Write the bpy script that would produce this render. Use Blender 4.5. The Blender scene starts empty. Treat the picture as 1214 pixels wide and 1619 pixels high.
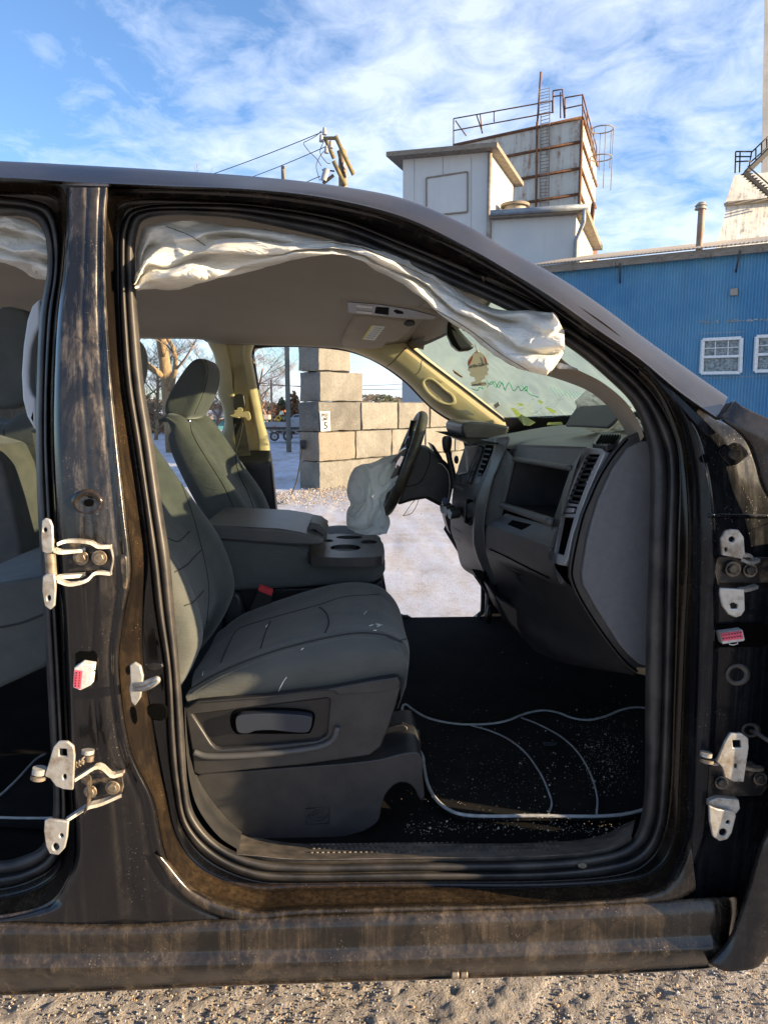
import bpy, bmesh, math, random
import numpy as np
from mathutils import Vector, Matrix, noise as mnoise
from mathutils.bvhtree import BVHTree
R = math.radians
S = bpy.context.scene
COL = S.collection
random.seed(7)

# ---------------------------------------------------------------- camera
F = 1122.0
CX, CY = 607.0, 809.5
CAM = Vector((0.0, -1.2, 1.55))
YAW, PITCH = R(-2.3), R(-8.6)
cam = bpy.data.cameras.new('camera'); camo = bpy.data.objects.new('camera', cam); COL.objects.link(camo)
camo.location = CAM
camo.rotation_euler = (R(90) + PITCH, 0, YAW)
cam.sensor_fit = 'HORIZONTAL'; cam.sensor_width = 36.0; cam.lens = 36.0 * F / 1214.0
cam.clip_start = 0.02; cam.clip_end = 3000
S.camera = camo
ROT = camo.rotation_euler.to_matrix()

def ray(px, py):
    return (ROT @ Vector(((px - CX) / F, -(py - CY) / F, -1.0)))
def hy(px, py, Y):
    d = ray(px, py); return CAM + d * ((Y - CAM.y) / d.y)
def hz(px, py, z):
    d = ray(px, py); return CAM + d * ((z - CAM.z) / d.z)
def hx(px, py, X):
    d = ray(px, py); return CAM + d * ((X - CAM.x) / d.x)
def hp(px, py, p0, n):
    d = ray(px, py); return CAM + d * ((p0 - CAM).dot(n) / d.dot(n))
def YB(z):
    t = max(0.0, z - 1.25); return 0.20 * t * t / (t + 0.15) if t > 0 else 0.0
def ho(px, py, off):                      # on the truck's near side, off metres inboard
    Y = off
    for _ in range(12):
        Y = YB(hy(px, py, Y).z) + off
    return hy(px, py, Y)
def plane3(a, b, c):
    return a, (b - a).cross(c - a).normalized()

# ---------------------------------------------------------------- curves and meshes
def cr(pts, n, closed=False):
    P = [np.array(p, float) for p in pts]; m = len(P)
    out = []
    segs = m if closed else m - 1
    for k in range(n):
        t = k / (n if closed else n - 1) * segs
        i = min(int(t), segs - 1); u = t - i
        if closed: p0, p1, p2, p3 = P[(i-1) % m], P[i % m], P[(i+1) % m], P[(i+2) % m]
        else: p1, p2 = P[i], P[i+1]; p0 = P[i-1] if i > 0 else 2*p1 - p2; p3 = P[i+2] if i + 2 < m else 2*p2 - p1
        out.append(.5 * ((2*p1) + (p2-p0)*u + (2*p0-5*p1+4*p2-p3)*u*u + (3*p1-p0-3*p2+p3)*u**3))
    return out
def arc(pts, n, closed=False, dims=2):
    D = cr(pts, max(200, n*4), closed)
    if closed: D.append(D[0])
    L_ = [0.0]
    for a, b in zip(D, D[1:]): L_.append(L_[-1] + float(np.linalg.norm((b-a)[:dims])))
    tot = L_[-1]; out = []; j = 0
    for k in range(n):
        s = tot * k / (n if closed else n - 1)
        while j < len(L_) - 2 and L_[j+1] < s: j += 1
        u = (s - L_[j]) / max(1e-9, L_[j+1] - L_[j]); out.append(D[j]*(1-min(u,1)) + D[j+1]*min(u,1))
    return out
BV = {}
def link(name, verts, faces, mat=None, parent=None, smooth=True, angle=None, mats=None):
    me = bpy.data.meshes.new(name); me.from_pydata([tuple(v) for v in verts], [], faces); me.update()
    bm = bmesh.new(); bm.from_mesh(me)
    bmesh.ops.remove_doubles(bm, verts=bm.verts, dist=1e-5)
    bmesh.ops.recalc_face_normals(bm, faces=bm.faces)
    bm.to_mesh(me); bm.free()
    if mat: me.materials.append(mat)
    o = bpy.data.objects.new(name, me); COL.objects.link(o)
    if smooth:
        me.polygons.foreach_set('use_smooth', [True]*len(me.polygons))
        if angle: me.set_sharp_from_angle(angle=R(angle))
    par(o, parent)
    return o
def par(o, parent):
    if parent is not None:
        o.parent = parent; o.matrix_parent_inverse = WM(parent).inverted()
def WM(o):
    m = Matrix.LocRotScale(o.location, o.rotation_euler, o.scale)
    if o.parent: m = WM(o.parent) @ o.matrix_parent_inverse @ m
    return m
def gridf(nu, nv, cu=False, cv=False, base=0):
    f = []
    for i in range(nu if cu else nu-1):
        for j in range(nv if cv else nv-1):
            a, b = i*nv + j, i*nv + (j+1) % nv; c, d = ((i+1) % nu)*nv + (j+1) % nv, ((i+1) % nu)*nv + j
            f.append((base+a, base+b, base+c, base+d))
    return f
def surf(name, P, mat, parent=None, closed=False, thick=0, smooth=True, angle=None, disp=None, capr=False):
    nu, nv = len(P), len(P[0])
    V = [Vector(p) for r in P for p in r]
    if disp: V = [disp(v) for v in V]
    f = gridf(nu, nv, cu=False, cv=closed)
    if capr: f += [tuple(range(nv)), tuple((nu-1)*nv + k for k in range(nv))[::-1]]
    o = link(name, V, f, mat, parent, smooth, angle)
    if thick:
        m = o.modifiers.new('t', 'SOLIDIFY'); m.thickness = thick; m.offset = 0
    return o
def rows3(rows, n, mode='off', ctl=False):
    out = []
    for pts, off in rows:
        offs = off if isinstance(off, (list, tuple)) else [off]*len(pts)
        q = [(p[0], p[1], o) for p, o in zip(pts, offs)]
        s = cr(q, n) if ctl else arc(q, n)
        out.append([ho(a, b, c) if mode == 'off' else hy(a, b, c) for a, b, c in s])
    return out
def cross(P, sub):
    n = len(P[0]); m = (len(P)-1)*sub + 1
    cols = [cr([P[i][j] for i in range(len(P))], m) for j in range(n)]
    return [[Vector(cols[j][i]) for j in range(n)] for i in range(m)]
def loft(name, rows, mat, parent=None, n=60, sub=4, mode='off', ctl=False, **k):
    return surf(name, cross(rows3(rows, n, mode, ctl), sub), mat, parent, **k)
def slab(name, poly, mat, parent=None, place=None, thick=.01, holes=(), bevel=.002, sm=0, vec=None, seg=2, angle=35):
    """outline traced and set on a plane, extruded along vec"""
    place = place or (lambda a, b: ho(a, b, 0))
    bm = bmesh.new(); edges = []
    for k, lp in enumerate([poly] + list(holes)):
        pts = arc(lp, sm if k == 0 else max(12, sm//2), True) if sm else lp
        vs = [bm.verts.new(place(p[0], p[1])) for p in pts]
        edges += [bm.edges.new((vs[i], vs[(i+1) % len(vs)])) for i in range(len(vs))]
    bmesh.ops.triangle_fill(bm, use_beauty=True, use_dissolve=False, edges=edges)
    bm.normal_update()
    n = Vector((0, 0, 0))
    for f in bm.faces: n += f.normal if f.normal.dot(bm.faces[:][0].normal) > 0 else -f.normal
    n.normalize()
    if n.dot(CAM - bm.verts[:][0].co) < 0: n = -n
    v = Vector(vec) if vec else -n * thick
    g = bmesh.ops.extrude_face_region(bm, geom=bm.faces[:])
    bmesh.ops.translate(bm, vec=v, verts=[x for x in g['geom'] if isinstance(x, bmesh.types.BMVert)])
    bmesh.ops.recalc_face_normals(bm, faces=bm.faces)
    me = bpy.data.meshes.new(name); bm.to_mesh(me); bm.free(); me.materials.append(mat)
    o = bpy.data.objects.new(name, me); COL.objects.link(o); par(o, parent)
    me.polygons.foreach_set('use_smooth', [True]*len(me.polygons)); me.set_sharp_from_angle(angle=R(angle))
    if bevel:
        m = o.modifiers.new('b', 'BEVEL'); m.width = bevel; m.segments = seg; m.limit_method = 'ANGLE'; m.angle_limit = R(40)
        m.harden_normals = False
    return o
def tubeg(pts, r, n=8, V=None, Fc=None, cap=True):
    V = [] if V is None else V; Fc = [] if Fc is None else Fc
    pts = [Vector(p) for p in pts]; m = len(pts); b = len(V)
    rr = r if isinstance(r, (list, tuple)) else [r]*m
    t0 = (pts[1]-pts[0]).normalized()
    nrm = t0.orthogonal().normalized()
    for i, p in enumerate(pts):
        t = (pts[min(i+1, m-1)] - pts[max(i-1, 0)])
        t = t.normalized() if t.length > 1e-9 else t0
        nrm = (nrm - t*nrm.dot(t)); nrm = nrm.normalized() if nrm.length > 1e-6 else t.orthogonal().normalized()
        bi = t.cross(nrm)
        for k in range(n):
            a = 2*math.pi*k/n; V.append(p + (nrm*math.cos(a) + bi*math.sin(a))*rr[i])
    for i in range(m-1):
        for k in range(n):
            Fc.append((b+i*n+k, b+i*n+(k+1) % n, b+(i+1)*n+(k+1) % n, b+(i+1)*n+k))
    if cap:
        Fc.append(tuple(b+k for k in range(n))[::-1]); Fc.append(tuple(b+(m-1)*n+k for k in range(n)))
    return V, Fc
def tube(name, pts, r, mat, parent=None, n=8, spl=0):
    if spl: pts = [Vector(p) for p in cr(pts, spl)]
    V, f = tubeg(pts, r, n); return link(name, V, f, mat, parent)
def boxg(c, s, M=None, V=None, Fc=None):
    V = [] if V is None else V; Fc = [] if Fc is None else Fc
    b = len(V); c = Vector(c)
    for i in (-1, 1):
        for j in (-1, 1):
            for k in (-1, 1):
                v = Vector((i*s[0]/2, j*s[1]/2, k*s[2]/2)); v = M @ v if M else v; V.append(c + v)
    for q in ((0,1,3,2),(4,6,7,5),(0,4,5,1),(2,3,7,6),(0,2,6,4),(1,5,7,3)): Fc.append(tuple(b+x for x in q))
    return V, Fc
def box(name, c, s, mat, parent=None, M=None, bevel=0.0, seg=2):
    V, f = boxg(c, s, M); o = link(name, V, f, mat, parent, smooth=bevel > 0, angle=50 if bevel else None)
    if bevel:
        m = o.modifiers.new('b', 'BEVEL'); m.width = bevel; m.segments = seg; m.limit_method = 'ANGLE'
    return o
def cyl(name, c, r, h, mat, parent=None, axis=(0,0,1), n=20, r2=None, bevel=0):
    a = Vector(axis).normalized(); c = Vector(c)
    V, f = tubeg([c - a*h/2, c + a*h/2], [r, r if r2 is None else r2], n)
    o = link(name, V, f, mat, parent, True, 40)
    if bevel:
        m = o.modifiers.new('b', 'BEVEL'); m.width = bevel; m.segments = 2; m.limit_method = 'ANGLE'
    return o
def bv(o):
    if o.name not in BV:
        me = o.data; BV[o.name] = BVHTree.FromPolygons([v.co[:] for v in me.vertices], [p.vertices[:] for p in me.polygons])
    return BV[o.name]
def hit(px, py, o, lift=0.0):
    d = ray(px, py).normalized(); inv = Matrix.Identity(4)
    loc, nrm, i, dist = bv(o).ray_cast(CAM, d)
    if loc is None: return None
    return loc - d*lift
def drape(name, pts, o, r, mat, parent=None, n=60, lift=.0, sides=6):
    q = [hit(p[0], p[1], o, lift) for p in arc(pts, n)]
    q = [p for p in q if p is not None]
    return tube(name, q, r, mat, parent, sides) if len(q) > 2 else None
def tag(o, label=None, cat=None, group=None, kind=None):
    if label: o['label'] = label
    if cat: o['category'] = cat
    if group: o['group'] = group
    if kind: o['kind'] = kind
    return o
def empty(name, loc, label=None, cat=None, group=None, rz=0):
    o = bpy.data.objects.new(name, None); COL.objects.link(o); o.location = loc; o.rotation_euler.z = rz
    o.empty_display_size = .1
    return tag(o, label, cat, group)
def copy_tree(o, parent=None, loc=None, delta=None):
    c = o.copy(); COL.objects.link(c); c.parent = parent
    if parent is None and delta is not None: c.location = o.location + Vector(delta)
    for ch in list(o.children): copy_tree(ch, c)
    return c
def fbm(v, s=1.0, o=3):
    return mnoise.fractal(Vector(v)*s, 1.0, 2.0, o)

# ---------------------------------------------------------------- materials
def nodes(name):
    m = bpy.data.materials.new(name); m.use_nodes = True; nt = m.node_tree
    b = nt.nodes['Principled BSDF']; return m, nt, nt.nodes, nt.links, b
def c4(c): return (c[0], c[1], c[2], 1.0)
def tex(nt, scale, detail=6, stretch=None, coord='Object', rough=.6, dist=0.0):
    N, L_ = nt.nodes, nt.links
    tc = N.new('ShaderNodeTexCoord'); t = N.new('ShaderNodeTexNoise')
    t.inputs['Scale'].default_value = scale; t.inputs['Detail'].default_value = detail; t.inputs['Roughness'].default_value = rough
    t.inputs['Distortion'].default_value = dist
    if stretch:
        mp = N.new('ShaderNodeMapping'); mp.inputs['Scale'].default_value = stretch
        L_.new(tc.outputs[coord], mp.inputs['Vector']); L_.new(mp.outputs['Vector'], t.inputs['Vector'])
    else: L_.new(tc.outputs[coord], t.inputs['Vector'])
    return t.outputs['Fac']
def ramp(nt, fac, lo, hi, c0=(0,0,0), c1=(1,1,1)):
    r = nt.nodes.new('ShaderNodeValToRGB'); r.color_ramp.elements[0].position = lo; r.color_ramp.elements[1].position = hi
    r.color_ramp.elements[0].color = c4(c0); r.color_ramp.elements[1].color = c4(c1)
    nt.links.new(fac, r.inputs['Fac']); return r.outputs['Color']
def mix(nt, fac, a, b, mode='MIX'):
    m = nt.nodes.new('ShaderNodeMix'); m.data_type = 'RGBA'; m.blend_type = mode
    for s, v in ((m.inputs[0], fac), (m.inputs[6], a), (m.inputs[7], b)):
        if hasattr(v, 'default_value') or isinstance(v, bpy.types.NodeSocket): nt.links.new(v, s)
        elif isinstance(v, (int, float)): s.default_value = v
        else: s.default_value = c4(v)
    return m.outputs[2]
def math_(nt, op, a, b=0.0):
    m = nt.nodes.new('ShaderNodeMath'); m.operation = op; m.use_clamp = op in ('ADD', 'MULTIPLY', 'SUBTRACT')
    for s, v in ((m.inputs[0], a), (m.inputs[1], b)):
        if isinstance(v, bpy.types.NodeSocket): nt.links.new(v, s)
        else: s.default_value = v
    return m.outputs[0]
def bump(nt, b, h, strength=.3, dist=.01, prev=None):
    n = nt.nodes.new('ShaderNodeBump'); n.inputs['Strength'].default_value = strength; n.inputs['Distance'].default_value = dist
    nt.links.new(h, n.inputs['Height'])
    if prev is not None: nt.links.new(prev, n.inputs['Normal'])
    nt.links.new(n.outputs['Normal'], b.inputs['Normal']); return n.outputs['Normal']
def pmat(name, c1, c2=None, scale=8, rough=.6, bs=0, bstr=.3, bd=.003, metal=0, lo=.35, hi=.65, stretch=None, sheen=0, r2=None, spec=None, coord='Object'):
    m, nt, N, L_, b = nodes(name)
    b.inputs['Base Color'].default_value = c4(c1); b.inputs['Roughness'].default_value = rough; b.inputs['Metallic'].default_value = metal
    if spec is not None: b.inputs['Specular IOR Level'].default_value = spec
    if c2 is not None:
        f = ramp(nt, tex(nt, scale, 8, stretch, coord), lo, hi); L_.new(mix(nt, f, c1, c2), b.inputs['Base Color'])
        if r2 is not None: L_.new(mix(nt, f, (rough,)*3, (r2,)*3), b.inputs['Roughness'])
    if bs: bump(nt, b, tex(nt, bs, 4, None, coord), bstr, bd)
    if sheen: b.inputs['Sheen Weight'].default_value = sheen; b.inputs['Sheen Roughness'].default_value = .4
    return m
def dusty(name, dark, dust, amt, rough=.18, streak=1.0, drough=.75, speck=.5, hz_=None, bw=.6):
    """glossy dark paint under road dust: clouds, vertical runs, wiped patches and specks"""
    m, nt, N, L_, b = nodes(name)
    big = tex(nt, 4.5, 8, None, rough=.65, dist=.6)
    run = tex(nt, 1.0, 6, (52, 52, 1.0), rough=.7)
    fine = tex(nt, 90, 5, rough=.7)
    a = ramp(nt, big, .42, .72)
    a = math_(nt, 'ADD', math_(nt, 'MULTIPLY', a, bw), math_(nt, 'MULTIPLY', ramp(nt, run, .49, .64), .45*streak))
    wipe = ramp(nt, tex(nt, 1.0, 5, (13, 13, 7), rough=.6, dist=1.8), .40, .47, (.30,)*3, (1,1,1)); a = math_(nt, 'MULTIPLY', a, wipe)
    a = math_(nt, 'ADD', math_(nt, 'MULTIPLY', a, amt), amt*.03)
    # more settles on what faces up
    g = N.new('ShaderNodeNewGeometry'); sx = N.new('ShaderNodeSeparateXYZ'); L_.new(g.outputs['Normal'], sx.inputs[0])
    up = math_(nt, 'MULTIPLY', ramp(nt, sx.outputs['Z'], .25, .95), .16); a = math_(nt, 'ADD', a, math_(nt, 'MULTIPLY', up, ramp(nt, fine, .2, .7)))
    if hz_:
        ps = N.new('ShaderNodeSeparateXYZ'); L_.new(g.outputs['Position'], ps.inputs[0])
        mr = N.new('ShaderNodeMapRange'); mr.inputs['From Min'].default_value = hz_[0]; mr.inputs['From Max'].default_value = hz_[1]
        mr.inputs['To Min'].default_value = hz_[2]; mr.inputs['To Max'].default_value = hz_[3]; L_.new(ps.outputs['Z'], mr.inputs['Value'])
        a = math_(nt, 'MULTIPLY', a, mr.outputs['Result'])
    vor = N.new('ShaderNodeTexVoronoi'); vor.inputs['Scale'].default_value = 150; tc = N.new('ShaderNodeTexCoord'); L_.new(tc.outputs['Object'], vor.inputs['Vector'])
    sp = ramp(nt, vor.outputs['Distance'], .09, .16, (1,1,1), (0,0,0))
    sp = math_(nt, 'MULTIPLY', sp, ramp(nt, tex(nt, 9, 3), .5, .62)); sp = math_(nt, 'MULTIPLY', sp, speck)
    tot = math_(nt, 'ADD', math_(nt, 'MULTIPLY', a, math_(nt, 'ADD', ramp(nt, fine, .2, .8), .35)), sp)
    dcol = mix(nt, ramp(nt, tex(nt, 22, 5), .35, .7), dust, (dust[0]*.6, dust[1]*.55, dust[2]*.5))
    L_.new(mix(nt, tot, dark, dcol), b.inputs['Base Color'])
    L_.new(mix(nt, tot, (rough,)*3, (drough,)*3), b.inputs['Roughness'])
    bump(nt, b, tex(nt, 260, 3), .12, .0008)
    return m
DUST = (.26, .205, .15)
M = {}
M['paint'] = dusty('black_paint_dusty', (.005, .005, .006), (.29, .25, .21), .30, rough=.15, hz_=(1.15, 1.55, .22, 2.0), streak=1.7, bw=.28)
M['rail'] = pmat('roof_paint_dust', (.013, .011, .010), (.032, .027, .023), 4, .22, r2=.36, bs=300, bstr=.08, bd=.0006)
M['sill'] = dusty('sill_paint_mud', (.006, .006, .006), (.30, .225, .15), .34, rough=.17, streak=1.1, speck=.9)
M['ledge'] = dusty('ledge_paint', (.007, .006, .006), (.30, .20, .10), .26, rough=.16, streak=.3, speck=.6)
M['hingep'] = dusty('hinge_pillar_paint', (.005, .006, .008), (.22, .22, .23), .14, rough=.16, streak=1.6, drough=.6, speck=.8)
M['fender'] = dusty('fender_paint', (.008, .008, .010), (.30, .24, .18), .30, rough=.2, streak=.4, speck=.6)
M['hingep'].node_tree.nodes['Principled BSDF'].inputs['Specular IOR Level'].default_value = .22
M['gloss'] = pmat('gloss_black', (.006, .006, .007), (.05, .042, .034), 25, .12, r2=.5, lo=.5, hi=.75)
M['rubber'] = pmat('rubber_seal', (.016, .016, .018), (.075, .066, .056), 14, .5, bs=400, bstr=.15, bd=.001, lo=.4, hi=.75)
M['rubber2'] = pmat('rubber_dusty', (.05, .046, .042), (.14, .12, .10), 30, .6, bs=300, bstr=.2, bd=.001)
M['bare'] = pmat('zinc_steel', (.44, .43, .40), (.20, .15, .10), 34, .42, metal=.5, r2=.7, lo=.46, hi=.70, bs=120, bstr=.3)
M['steel_edge'] = pmat('dirty_steel', (.16, .12, .085), (.32, .27, .21), 60, .5, metal=.5, bs=90)
M['rustbolt'] = pmat('rusted_bolt', (.10, .065, .04), (.3, .26, .2), 80, .45, metal=.6)
M['darkmetal'] = pmat('painted_bracket', (.02, .019, .018), (.16, .12, .08), 40, .35, lo=.5, hi=.7)
M['fabric'] = pmat('seat_fabric', (.066, .074, .072), (.088, .093, .087), 12, .95, bs=900, bstr=.5, bd=.0015, sheen=.25, spec=.2)
M['fabric_side'] = pmat('seat_fabric_side', (.090, .097, .093), (.074, .080, .077), 9, .95, bs=1100, bstr=.3, bd=.001, sheen=.3, spec=.2)
for nm in ('fabric', 'fabric_side'):     # soft wrinkles in the cover
    nt_ = M[nm].node_tree; b_ = nt_.nodes['Principled BSDF']; prev = b_.inputs['Normal'].links[0].from_socket
    bump(nt_, b_, tex(nt_, 7, 5, (1, 1, 2.6), dist=1.6), .35, .012, prev)
M['fabric_dk'] = pmat('seat_fabric_centre', (.072, .077, .078), (.112, .107, .095), 16, .95, bs=500, bstr=.7, bd=.002, sheen=.2, spec=.2)
M['seam'] = pmat('seam_thread', (.022, .023, .024), rough=.9)
M['thread'] = pmat('stitch_thread', (.11, .12, .11), rough=.9)
M['vinyl'] = pmat('console_vinyl', (.062, .064, .067), (.085, .084, .080), 14, .42, bs=700, bstr=.25, bd=.001)
M['plastic'] = pmat('black_plastic', (.020, .021, .023), (.036, .035, .035), 18, .42, bs=650, bstr=.35, bd=.001)
M['plastic_d'] = pmat('deep_black_plastic', (.006, .0065, .008), (.014, .014, .015), 18, .38, bs=600, bstr=.3, bd=.001)
M['plastic_g'] = pmat('grey_plastic', (.058, .059, .061), (.072, .071, .071), 20, .5, bs=800, bstr=.3, bd=.001)
M['bezel'] = pmat('bezel_grey', (.10, .10, .10), (.13, .127, .125), 30, .36, metal=.25, bs=700, bstr=.15)
M['bezel_lt'] = pmat('vent_bezel', (.30, .30, .31), (.36, .355, .35), 30, .34, metal=.3)
M['endpanel'] = pmat('dash_end_panel', (.110, .112, .118), (.128, .129, .134), 60, .7, bs=500, bstr=.6, bd=.0015)
M['lever'] = pmat('lever_plastic', (.024, .030, .042), rough=.4, bs=500, bstr=.1)
M['chrome'] = pmat('chrome', (.7, .7, .72), rough=.12, metal=1)
M['screen'] = pmat('screen', (.045, .05, .055), rough=.12)
M['carpet'] = pmat('black_carpet', (.0045, .0045, .005), (.011, .010, .009), 8, .97, bs=900, bstr=.9, bd=.004, spec=.1)
M['mat'] = pmat('mat_pile', (.0065, .0065, .007), (.020, .018, .015), 10, .95, bs=900, bstr=.9, bd=.003, lo=.45, hi=.8, spec=.15)
M['piping'] = pmat('mat_piping', (.42, .43, .43), (.25, .25, .24), 40, .6)
M['headliner'] = pmat('headliner', (.27, .225, .168), (.305, .255, .195), 3, .95, bs=700, bstr=.3, bd=.001, sheen=.2)
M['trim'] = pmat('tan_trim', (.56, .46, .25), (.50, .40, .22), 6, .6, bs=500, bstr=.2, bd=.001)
M['trim_scuff'] = pmat('trim_scuff', (.22, .21, .18), (.3, .27, .2), 30, .7)
M['visor'] = pmat('visor_cloth', (.36, .30, .235), (.40, .335, .27), 8, .9, bs=300, bstr=.2)
M['cloth'] = None
M['belt'] = pmat('belt_web', (.03, .027, .022), rough=.8, bs=400)
M['mirror'] = pmat('mirror_shell', (.028, .027, .022), rough=.35)
M['red'] = pmat('red_plastic', (.55, .035, .05), rough=.35)
M['pinkred'] = pmat('connector_red', (.75, .10, .16), rough=.45)
M['white_pl'] = pmat('connector_white', (.68, .66, .63), (.5, .46, .42), 200, .45)
M['paper'] = pmat('paper_white', (.78, .78, .76), rough=.8)
M['yellow'] = pmat('yellow_label', (.75, .6, .05), rough=.6)
M['black'] = pmat('ink_black', (.01, .01, .012), rough=.6)
M['inkred'] = pmat('ink_red', (.2, .02, .015), rough=.6)
M['green_ink'] = pmat('green_marker', (.04, .50, .26), rough=.6)
M['hole'] = pmat('dark_cavity', (.002, .002, .002), rough=.9, spec=.05)  # near-black: shade inside openings and recesses is put into the colour
def cloth_mat(name, c, tr=.25):
    m, nt, N, L_, b = nodes(name)
    f = ramp(nt, tex(nt, 7, 6), .3, .7); L_.new(mix(nt, f, c, (c[0]*.86, c[1]*.84, c[2]*.78)), b.inputs['Base Color'])
    b.inputs['Roughness'].default_value = .85; b.inputs['Sheen Weight'].default_value = .2
    w = tex(nt, 8, 3, (1, 1, 2.6), dist=2.2); w2 = tex(nt, 30, 4, dist=1.5)
    p = bump(nt, b, w, .8, .02); bump(nt, b, w2, .4, .003, p)
    t = N.new('ShaderNodeBsdfTranslucent'); t.inputs['Color'].default_value = c4(c)
    mx = N.new('ShaderNodeMixShader'); mx.inputs[0].default_value = tr
    out = N['Material Output']; L_.new(b.outputs[0], mx.inputs[1]); L_.new(t.outputs[0], mx.inputs[2]); L_.new(mx.outputs[0], out.inputs['Surface'])
    return m
M['cloth'] = cloth_mat('airbag_nylon', (.88, .87, .83), .3)
M['cloth_g'] = cloth_mat('wheel_airbag_nylon', (.95, .98, .94), .62)
def glass_mat():
    m, nt, N, L_, b = nodes('dirty_windshield')
    tr = N.new('ShaderNodeBsdfTransparent'); tr.inputs['Color'].default_value = (.76, .90, .82, 1)
    b.inputs['Base Color'].default_value = (.46, .58, .55, 1); b.inputs['Roughness'].default_value = .4
    tl = N.new('ShaderNodeBsdfTranslucent'); tl.inputs['Color'].default_value = (.42, .55, .52, 1)
    gl = N.new('ShaderNodeBsdfGlossy'); gl.inputs['Roughness'].default_value = .03
    d = ramp(nt, tex(nt, 6, 8, dist=1.2), .35, .75, (.38,)*3, (.58,)*3)
    m0 = N.new('ShaderNodeMixShader'); m0.inputs[0].default_value = .6; L_.new(b.outputs[0], m0.inputs[1]); L_.new(tl.outputs[0], m0.inputs[2])
    mx = N.new('ShaderNodeMixShader'); L_.new(d, mx.inputs[0]); L_.new(tr.outputs[0], mx.inputs[1]); L_.new(m0.outputs[0], mx.inputs[2])
    m2 = N.new('ShaderNodeMixShader'); m2.inputs[0].default_value = .05; L_.new(mx.outputs[0], m2.inputs[1]); L_.new(gl.outputs[0], m2.inputs[2])
    L_.new(m2.outputs[0], N['Material Output'].inputs['Surface']); return m
M['glass'] = glass_mat()
# ================================================================ THE PICKUP: near side body
truck = empty('pickup_truck', (0, 1.0, 0), 'black crew cab pickup with the doors removed and blown airbags, standing on frosty gravel', 'pickup truck')
RING = [  # inner rubber I, rubber top T, seal carrier S, ledge W, ridge R
 ((216,372),(203,362),(194,355),(184,340),(170,312)), ((240,343),(232,333),(228,328),(215,316),(200,299)),
 ((346,342),(346,333),(346,324),(346,316),(330,299)), ((430,356),(430,343),(430,331),(430,323),(430,303)),
 ((540,383),(540,366),(540,352),(540,343),(540,318)), ((640,421),(640,405),(640,391),(640,381),(640,350)),
 ((740,462),(740,448),(740,434),(742,423),(744,396)), ((820,500),(822,486),(826,473),(832,462),(842,442)),
 ((905,553),(912,540),(918,527),(928,517),(944,503)), ((960,598),(970,586),(978,574),(988,564),(1006,556)),
 ((1000,640),(1016,632),(1028,623),(1040,613),(1055,618)), ((1022,695),(1044,692),(1063,686),(1074,684),(1088,688)),
 ((1028,745),(1054,745),(1072,745),(1084,745),(1101,745)), ((1026,860),(1051,860),(1069,860),(1089,860),(1106,860)),
 ((1022,1000),(1048,1000),(1066,1000),(1083,1000),(1103,1000)), ((1020,1130),(1045,1130),(1062,1130),(1078,1130),(1099,1130)),
 ((1020,1230),(1040,1230),(1059,1230),(1074,1230),(1097,1235)), ((1014,1290),(1034,1300),(1050,1310),(1068,1318),(1091,1325)),
 ((996,1330),(1012,1342),(1026,1358),(1042,1370),(1064,1388)), ((950,1350),(965,1362),(975,1382),(988,1393),(1008,1415)),
 ((850,1360),(850,1376),(850,1392),(850,1403),(850,1428)), ((650,1363),(650,1377),(650,1393),(650,1403),(650,1431)),
 ((480,1365),(480,1379),(480,1395),(480,1405),(480,1435)), ((400,1356),(400,1372),(400,1390),(400,1405),(400,1437)),
 ((345,1332),(340,1344),(330,1359),(322,1376),(318,1412)), ((308,1288),(298,1298),(290,1310),(280,1324),(267,1362)),
 ((296,1235),(286,1238),(275,1245),(262,1253),(243,1265)), ((292,1170),(280,1170),(267,1170),(247,1172),(206,1180)),
 ((284,1060),(273,1060),(262,1060),(229,1060),(189,1055)), ((276,970),(262,970),(248,970),(226,985),(197,975)),
 ((268,880),(252,880),(238,880),(229,885),(209,900)), ((256,800),(240,800),(228,800),(219,800),(200,810)),
 ((242,700),(226,700),(213,700),(204,700),(188,700)), ((228,610),(212,610),(199,610),(191,610),(178,600)),
 ((220,530),(205,530),(193,530),(185,530),(172,520)), ((214,440),(200,440),(190,440),(181,440),(168,430))]
def ring_rows(ring, specs, n, closed=True):
    out = []
    for f in specs:
        q = []
        for k, s in enumerate(ring):
            a, off = f(s, k); q.append((a[0], a[1], off))
        c = cr(q, n, closed)
        if closed: c.append(c[0])
        out.append([ho(a, b, o) for a, b, o in c])
    return out
def lerp2(a, b, t): return (a[0]+(b[0]-a[0])*t, a[1]+(b[1]-a[1])*t)
NR = 360
def seal(name, ring, parent, closed=True, n=NR):
    sp = [lambda s, k: (s[0], .20), lambda s, k: (s[0], .135), lambda s, k: (lerp2(s[0], s[1], .35), .108), lambda s, k: (lerp2(s[0], s[1], .9), .106),
          lambda s, k: (lerp2(s[1], s[2], .08), .118), lambda s, k: (lerp2(s[1], s[2], .18), .118), lambda s, k: (lerp2(s[1], s[2], .3), .098),
          lambda s, k: (lerp2(s[1], s[2], .6), .094), lambda s, k: (lerp2(s[1], s[2], .9), .100), lambda s, k: (s[2], .13), lambda s, k: (s[2], .15)]
    return surf(name, cross(ring_rows(ring, sp, n, closed), 2), M['rubber'], parent)
seal('weather_seal', RING, truck)
def ledge_off(k):   # how far inboard the ridge stands
    return 0.03
frame_sp = [lambda s, k: (s[2], .15), lambda s, k: (s[2], .128), lambda s, k: (lerp2(s[2], s[3], .5), .124), lambda s, k: (s[3], .120), lambda s, k: (s[3], .114),
            lambda s, k: (lerp2(s[3], s[4], .12), .098), lambda s, k: (lerp2(s[3], s[4], .5), .076), lambda s, k: (lerp2(s[3], s[4], .86), .055), lambda s, k: (lerp2(s[3], s[4], .94), .046),
            lambda s, k: (s[4], .028), lambda s, k: (s[4], .024)]
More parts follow.
